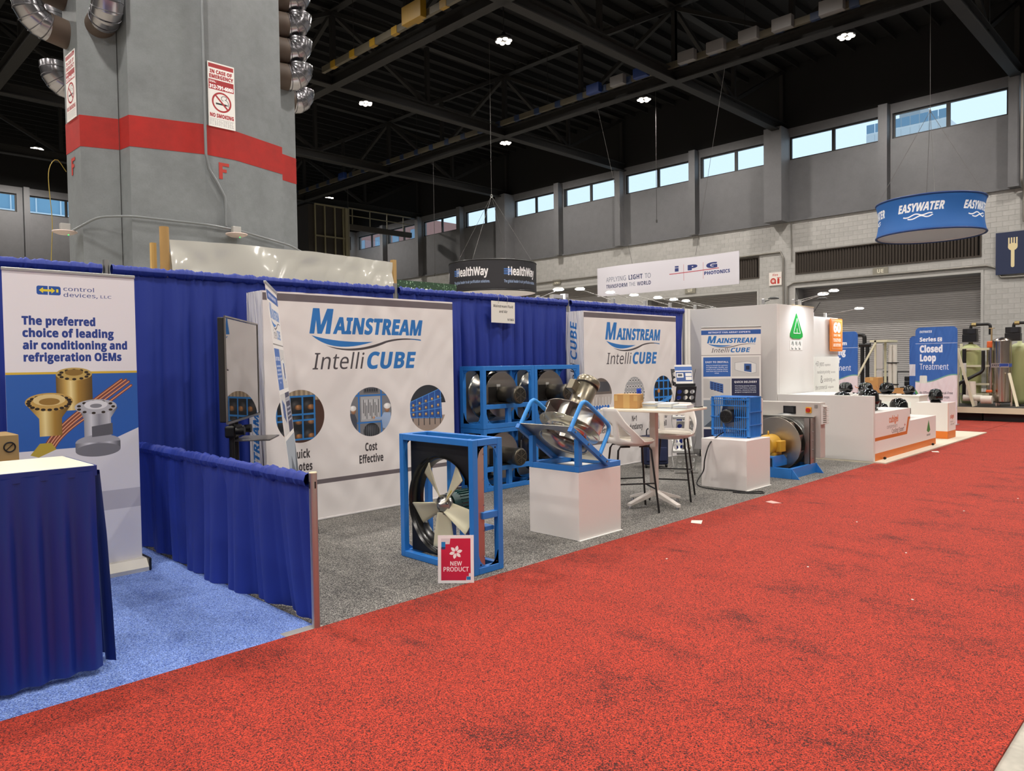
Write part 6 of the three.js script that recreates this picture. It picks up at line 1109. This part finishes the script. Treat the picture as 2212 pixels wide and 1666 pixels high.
// ---------- hanging signs ----------
function cables(o, pts, r = 0.007) { for (const [a, b] of pts) mesh('cable', cyl(V(...a), V(...b), r, r, 5), M('#6b6967', 0.5, 0.5), o); }
function ringSign(label, x, y0, z, R, H, waist, mat, tex, fill) {
  const o = thing('ring_sign', label, 'hanging sign', [x, y0, z]);
  const g = gridGeo((u, v) => { const a = u * 2 * PI, r = R * (1 - waist * 4 * v * (1 - v)); return V(r * Math.sin(a), v * H, r * Math.cos(a)); }, 96, 8, null, 0.02);
  mesh('fabric_ring', g, P(tex, 0.6), o);
  mesh('inner_lining', gridGeo((u, v) => { const a = u * 2 * PI, r = (R - 0.04) * (1 - waist * 4 * v * (1 - v)); return V(r * Math.sin(a), v * H, r * Math.cos(a)); }, 64, 4), M('#e3d9de', 0.7), o);
  mesh('rim', [new THREE.TorusGeometry(R, 0.03, 8, 72).rotateX(PI / 2), new THREE.TorusGeometry(R, 0.03, 8, 72).rotateX(PI / 2).translate(0, H, 0)], mat, o);
  const top = TY - y0 - 0.02;
  const px = Math.round((x - 15.46) / 9.14) * 9.14 + 15.46 - x;
  mesh('hoist_ring', new THREE.TorusGeometry(0.06, 0.012, 6, 14).translate(0, H + 2.9, 0), STEEL, o);
  cables(o, [[[0, H + 2.9, 0], [0, ROOF - y0, 0]], ...[0, 1, 2, 3].map((k) => { const a = k * PI / 2 + 0.35; return [[R * Math.sin(a), H, R * Math.cos(a)], [0, H + 2.9, 0]]; })]);
  mesh('inner_fabric', lathe([[0.001, 0.04], [R - 0.05, 0.04], [R - 0.05, 0.05], [0.001, 0.05]], 64), M('#f6f2f5', 0.7), o);
}
ringSign('black hanging ring sign with white lettering and a pale underside', 21.7, 4.5, -22.65, 1.83, 1.2, 0.0, BLACK, canvasTex(2048, 220, (x, w, h) => {
  rectc(x, '#26252a', 0, 0, w, h);
  for (let k = 0; k < 6; k++) { const a = k * w / 5 - 155; text(x, 'HealthWay', a + 14, 112, 58, '#f2eef0', { w: 268, weight: 'normal', stroke: 6 }); x.fillStyle = '#4a7fd0'; for (let i = 0; i < 4; i++) x.fillRect(a - 14, 66 + i * 12, 56, 6); text(x, 'The global leader in air purification solutions.', a - 14, 168, 20, '#9fb6dc', { w: 310, weight: 'normal', stroke: 1 }); }
}));
ringSign('blue hanging ring sign with white letters over two wavy lines', 26.4, 5.45, -7.28, 1.55, 1.06, 0.05, M('#1c3c78', 0.5), canvasTex(2048, 256, (x, w, h) => {
  rectc(x, '#2263ae', 0, 0, w, h);
  for (let k = -1; k < 5; k++) { const a = k * w / 5 + 180; text(x, 'EASYWATER', a + 10, 116, 58, '#f3f5fa', { w: 285, skew: 0.2, stroke: 4 }); x.strokeStyle = '#f3f5fa'; x.lineWidth = 9; for (const [b, c] of [[20, 152], [50, 168]]) { x.beginPath(); x.moveTo(a + 30 + b, c); x.bezierCurveTo(a + 80 + b, c + 20, a + 90 + b, c - 30, a + 130 + b, c - 10); x.bezierCurveTo(a + 160 + b, c + 10, a + 180 + b, c - 24, a + 230, c - 12); x.stroke(); } }
}));
{ // wide wavy banner
  const o = thing('hanging_banner', 'wide wavy white banner with navy lettering hanging before the block wall', 'hanging sign', [25, 4.32, -19.65]);
  const W = 6.5, H = 1.2;
  const g = gridGeo((u, v) => V(0.35 * Math.sin((u - 0.5) * 2 * PI) , H * v + 0.12 * Math.sin((u - 0.5) * 2 * PI) * 0.3, u * W), 60, 4, null, 0.03);
  mesh('fabric', g, P(canvasTex(1560, 290, (x, w, h) => {
    rectc(x, '#dedbe4', 0, 0, w, h); text(x, 'APPLYING', 150, 152, 46, '#6c7488', { weight: 'normal', w: 270 }); text(x, 'LIGHT', 442, 152, 46, '#27315c', { w: 150 }); text(x, 'TO', 612, 152, 46, '#6c7488', { weight: 'normal', w: 60 });
    text(x, 'TRANSFORM', 150, 216, 38, '#27315c', { w: 284 }); text(x, 'THE', 450, 216, 38, '#6c7488', { weight: 'normal', w: 70 }); text(x, 'WORLD', 536, 216, 38, '#27315c', { w: 136 });
    rectc(x, '#2b3a78', 890, 68, 34, 14); rectc(x, '#2b3a78', 890, 87, 34, 33); for (const [s, a, wd] of [['P', 1000, 104], ['G', 1190, 130]]) text(x, s, a, 118, 46, '#2b3a78', { w: wd, stroke: 5 }); for (const a of [970, 1160]) { x.fillStyle = '#c05a66'; x.fillRect(a, 60, 3, 150); } path(x, [[840, 136], [1330, 124], [1330, 131], [840, 143]], '#b8434e'); text(x, 'PHOTONICS', 1168, 178, 30, '#2b3a78', { w: 290, stroke: 2 });
  }), 0.6), o);
  cables(o, [[[0.3, H, 1.6], [-0.4, 7.79, 0.4]], [[-0.3, H, 4.9], [-0.4, 7.79, 6.2]]]);
}
// rigging cables hanging on their own
for (const [x, z, y, l] of [[30, -20, 8.2, 'thin rigging cable hanging right of the narrow windows'], [24.6, -30, 6.2, 'thin rigging cable hanging left above the black ring sign'], [24.6, -38, 5.5, 'pair of thin rigging wires near the service tower']]) tag(mesh('rigging_cable', [cyl(V(x, y, z), V(x, x === 30 ? ROOF : 12.12, z), 0.012, 0.012, 5), box(0.05, 0.14, 0.05, x, y, z)], M('#3a3836', 0.6)), l, 'cable');
// ---------- wrapped structure and green banner behind the drape ----------
{
  const o = thing('wrapped_booth', 'white booth wall wrapped in glossy plastic film behind the drape', 'display wall', [0, 0, -9.5]);
  mesh('wall', bb(3.56, 6.95, 0.0, 3.0, -0.12, -0.06), M('#dedbd0', 0.6), o);
  mesh('plastic_film', gridGeo((u, v) => { const x = 3.56 + u * 3.36; return V(x, 0.02 + v * (3.13 + 0.03 * Math.sin(u * 3)) , 0.16 * Math.abs(vnoise(x * 1.3 + v * 2.2, v * 3 + x * 0.7, 999, 999, 91) - 0.5) + 0.08 * Math.abs(vnoise(x * 4 - v * 5, v * 9, 999, 999, 92) - 0.5)); }, 120, 60), new THREE.MeshPhysicalMaterial({ color: '#e2dfd2', roughness: 0.16, transmission: 0.1, thickness: 0, clearcoat: 1, clearcoatRoughness: 0.1 }), o);
  mesh('cardboard_post', cyl(V(3.5, 0, 0), V(3.5, 3.3, 0), 0.055, 0.055, 14), M('#b58f57', 0.8), o);
  mesh('wooden_post', bb(6.93, 6.99, 0, 3.2, -0.05, 0.03), M('#b9955c', 0.7), o);
  mesh('carton_edge', bb(3.36, 3.42, 0, 3.1, -0.1, -0.04), M('#c9a25e', 0.8), o);
}
{
  const o = thing('green_banner', 'dark green banner mentioning CO2 behind the drape', 'banner', [11.25, 0, -14]);
  const p = mesh('print', slab(1.8, 1.2, 0.02), P(canvasTex(540, 360, (x) => { rectc(x, '#1f3d26', 0, 0, 540, 360); for (let i = 0; i < 60; i++) { x.fillStyle = 'rgba(190,220,190,0.5)'; x.beginPath(); x.arc(hash2(i, 1, 2) * 540, hash2(i, 2, 2) * 60, 2 + 3 * hash2(i, 3, 2), 0, 7); x.fill(); } text(x, 'initial CO', 60, 92, 44, '#e4ebe2', { w: 250 }); text(x, '2', 312, 104, 22, '#e4ebe2'); text(x, 'for 20', 380, 92, 34, '#e4ebe2', { w: 110 }); }), 0.6), o); p.position.set(0, 2.93, 0);
  for (const s of [-0.85, 0.85]) mesh('post', cyl(V(s, 0, -0.03), V(s, 3.5, -0.03), 0.02, 0.02, 8), ALU, o);
}
// perforated black screen seen through the gap in the drape
tag(mesh('dark_screen', poly(R4(5.7, 6.0, 0.0, 2.1), 0.02, Array.from({ length: 60 }, (_, i) => circ(5.74 + (i % 5) * 0.055, 1.2 + Math.floor(i / 5) * 0.06, 0.012, 8))).translate(0, 0, -7.25), M('#141316', 0.7)), 'black perforated screen glimpsed through the drape gap', 'screen');

// ---------- outside the windows ----------
{
  const o = thing('apartment_tower', 'pale apartment tower with glass balcony rails outside the high windows', 'building', [95, 0, 0]);
  const w = M('#d3d5d6', 0.7), rail = M('#6f8fa6', 0.3), pn = M('#c3c8cb', 0.5);
  mesh('lower_block', bb(0, 20, -2, 28.7, -33.2, -24.4), w, o); mesh('upper_block', bb(3, 22, 28.7, 32.0, -30.4, -28.1), M('#a9adb1', 0.7), o);
  for (let k = 0; k < 9; k++) { mesh('balcony_rail', bb(-0.06, 0, 28.72, 29.75, -33.15 + k * 0.98, -32.25 + k * 0.98), rail, o); mesh('cladding_panel', bb(-0.05, 0, 26.6, 28.5, -33.15 + k * 0.98, -32.25 + k * 0.98), pn, o); }
}
{
  const o = thing('brick_building', 'red brick building seen through the windows near the far corner', 'building', [60, 0, -84]);
  mesh('facade', bb(0, 12, -2, 20.2, -7, 9), M('#9a6f66', 0.8), o); for (let k = 0; k < 4; k++) for (let f = 0; f < 2; f++) mesh('window', bb(-0.06, 0, 15 + f * 2.6, 16.6 + f * 2.6, -6 + k * 4, -4.6 + k * 4), M('#6f8aa0', 0.2), o);
}
{
  const o = thing('glass_building', 'blue glass building seen through the far end windows', 'building', [10, 0, -80]);
  mesh('facade', bb(-8, 26, -2, 30, -12, 0), M('#7fa9c4', 0.3), o);
  for (let k = 0; k < 18; k++) mesh('mullion', bb(-8 + k * 2, -7.9 + k * 2, 10, 30, 0, 0.1), M('#d7e2ea', 0.5), o);
  for (let f = 0; f < 10; f++) mesh('floor_band', bb(-8, 26, 10 + f * 2, 10.2 + f * 2, 0.0, 0.12), M('#d7e2ea', 0.5), o);
}
// small white crumbs on the aisle carpet
for (const [x, z] of [[7.2, -2.6], [8.4, -2.0], [9.5, -1.75], [6.3, -1.9], [5.4, -2.3], [6.9, -1.2], [5.1, -1.5], [4.9, -3.2]]) { const m = mesh('paper_crumb', new THREE.IcosahedronGeometry(0.008, 0).scale(1.3, 0.5, 1).translate(0, 0.004, 0), M('#e6e1d8', 0.8)); m.position.set(x, 0.012, z); m.rotation.y = x * 7; tag(m, 'tiny white paper crumb lying on the red aisle carpet', 'litter', 'white crumbs on the red carpet'); }
renderer.render(scene, camera);
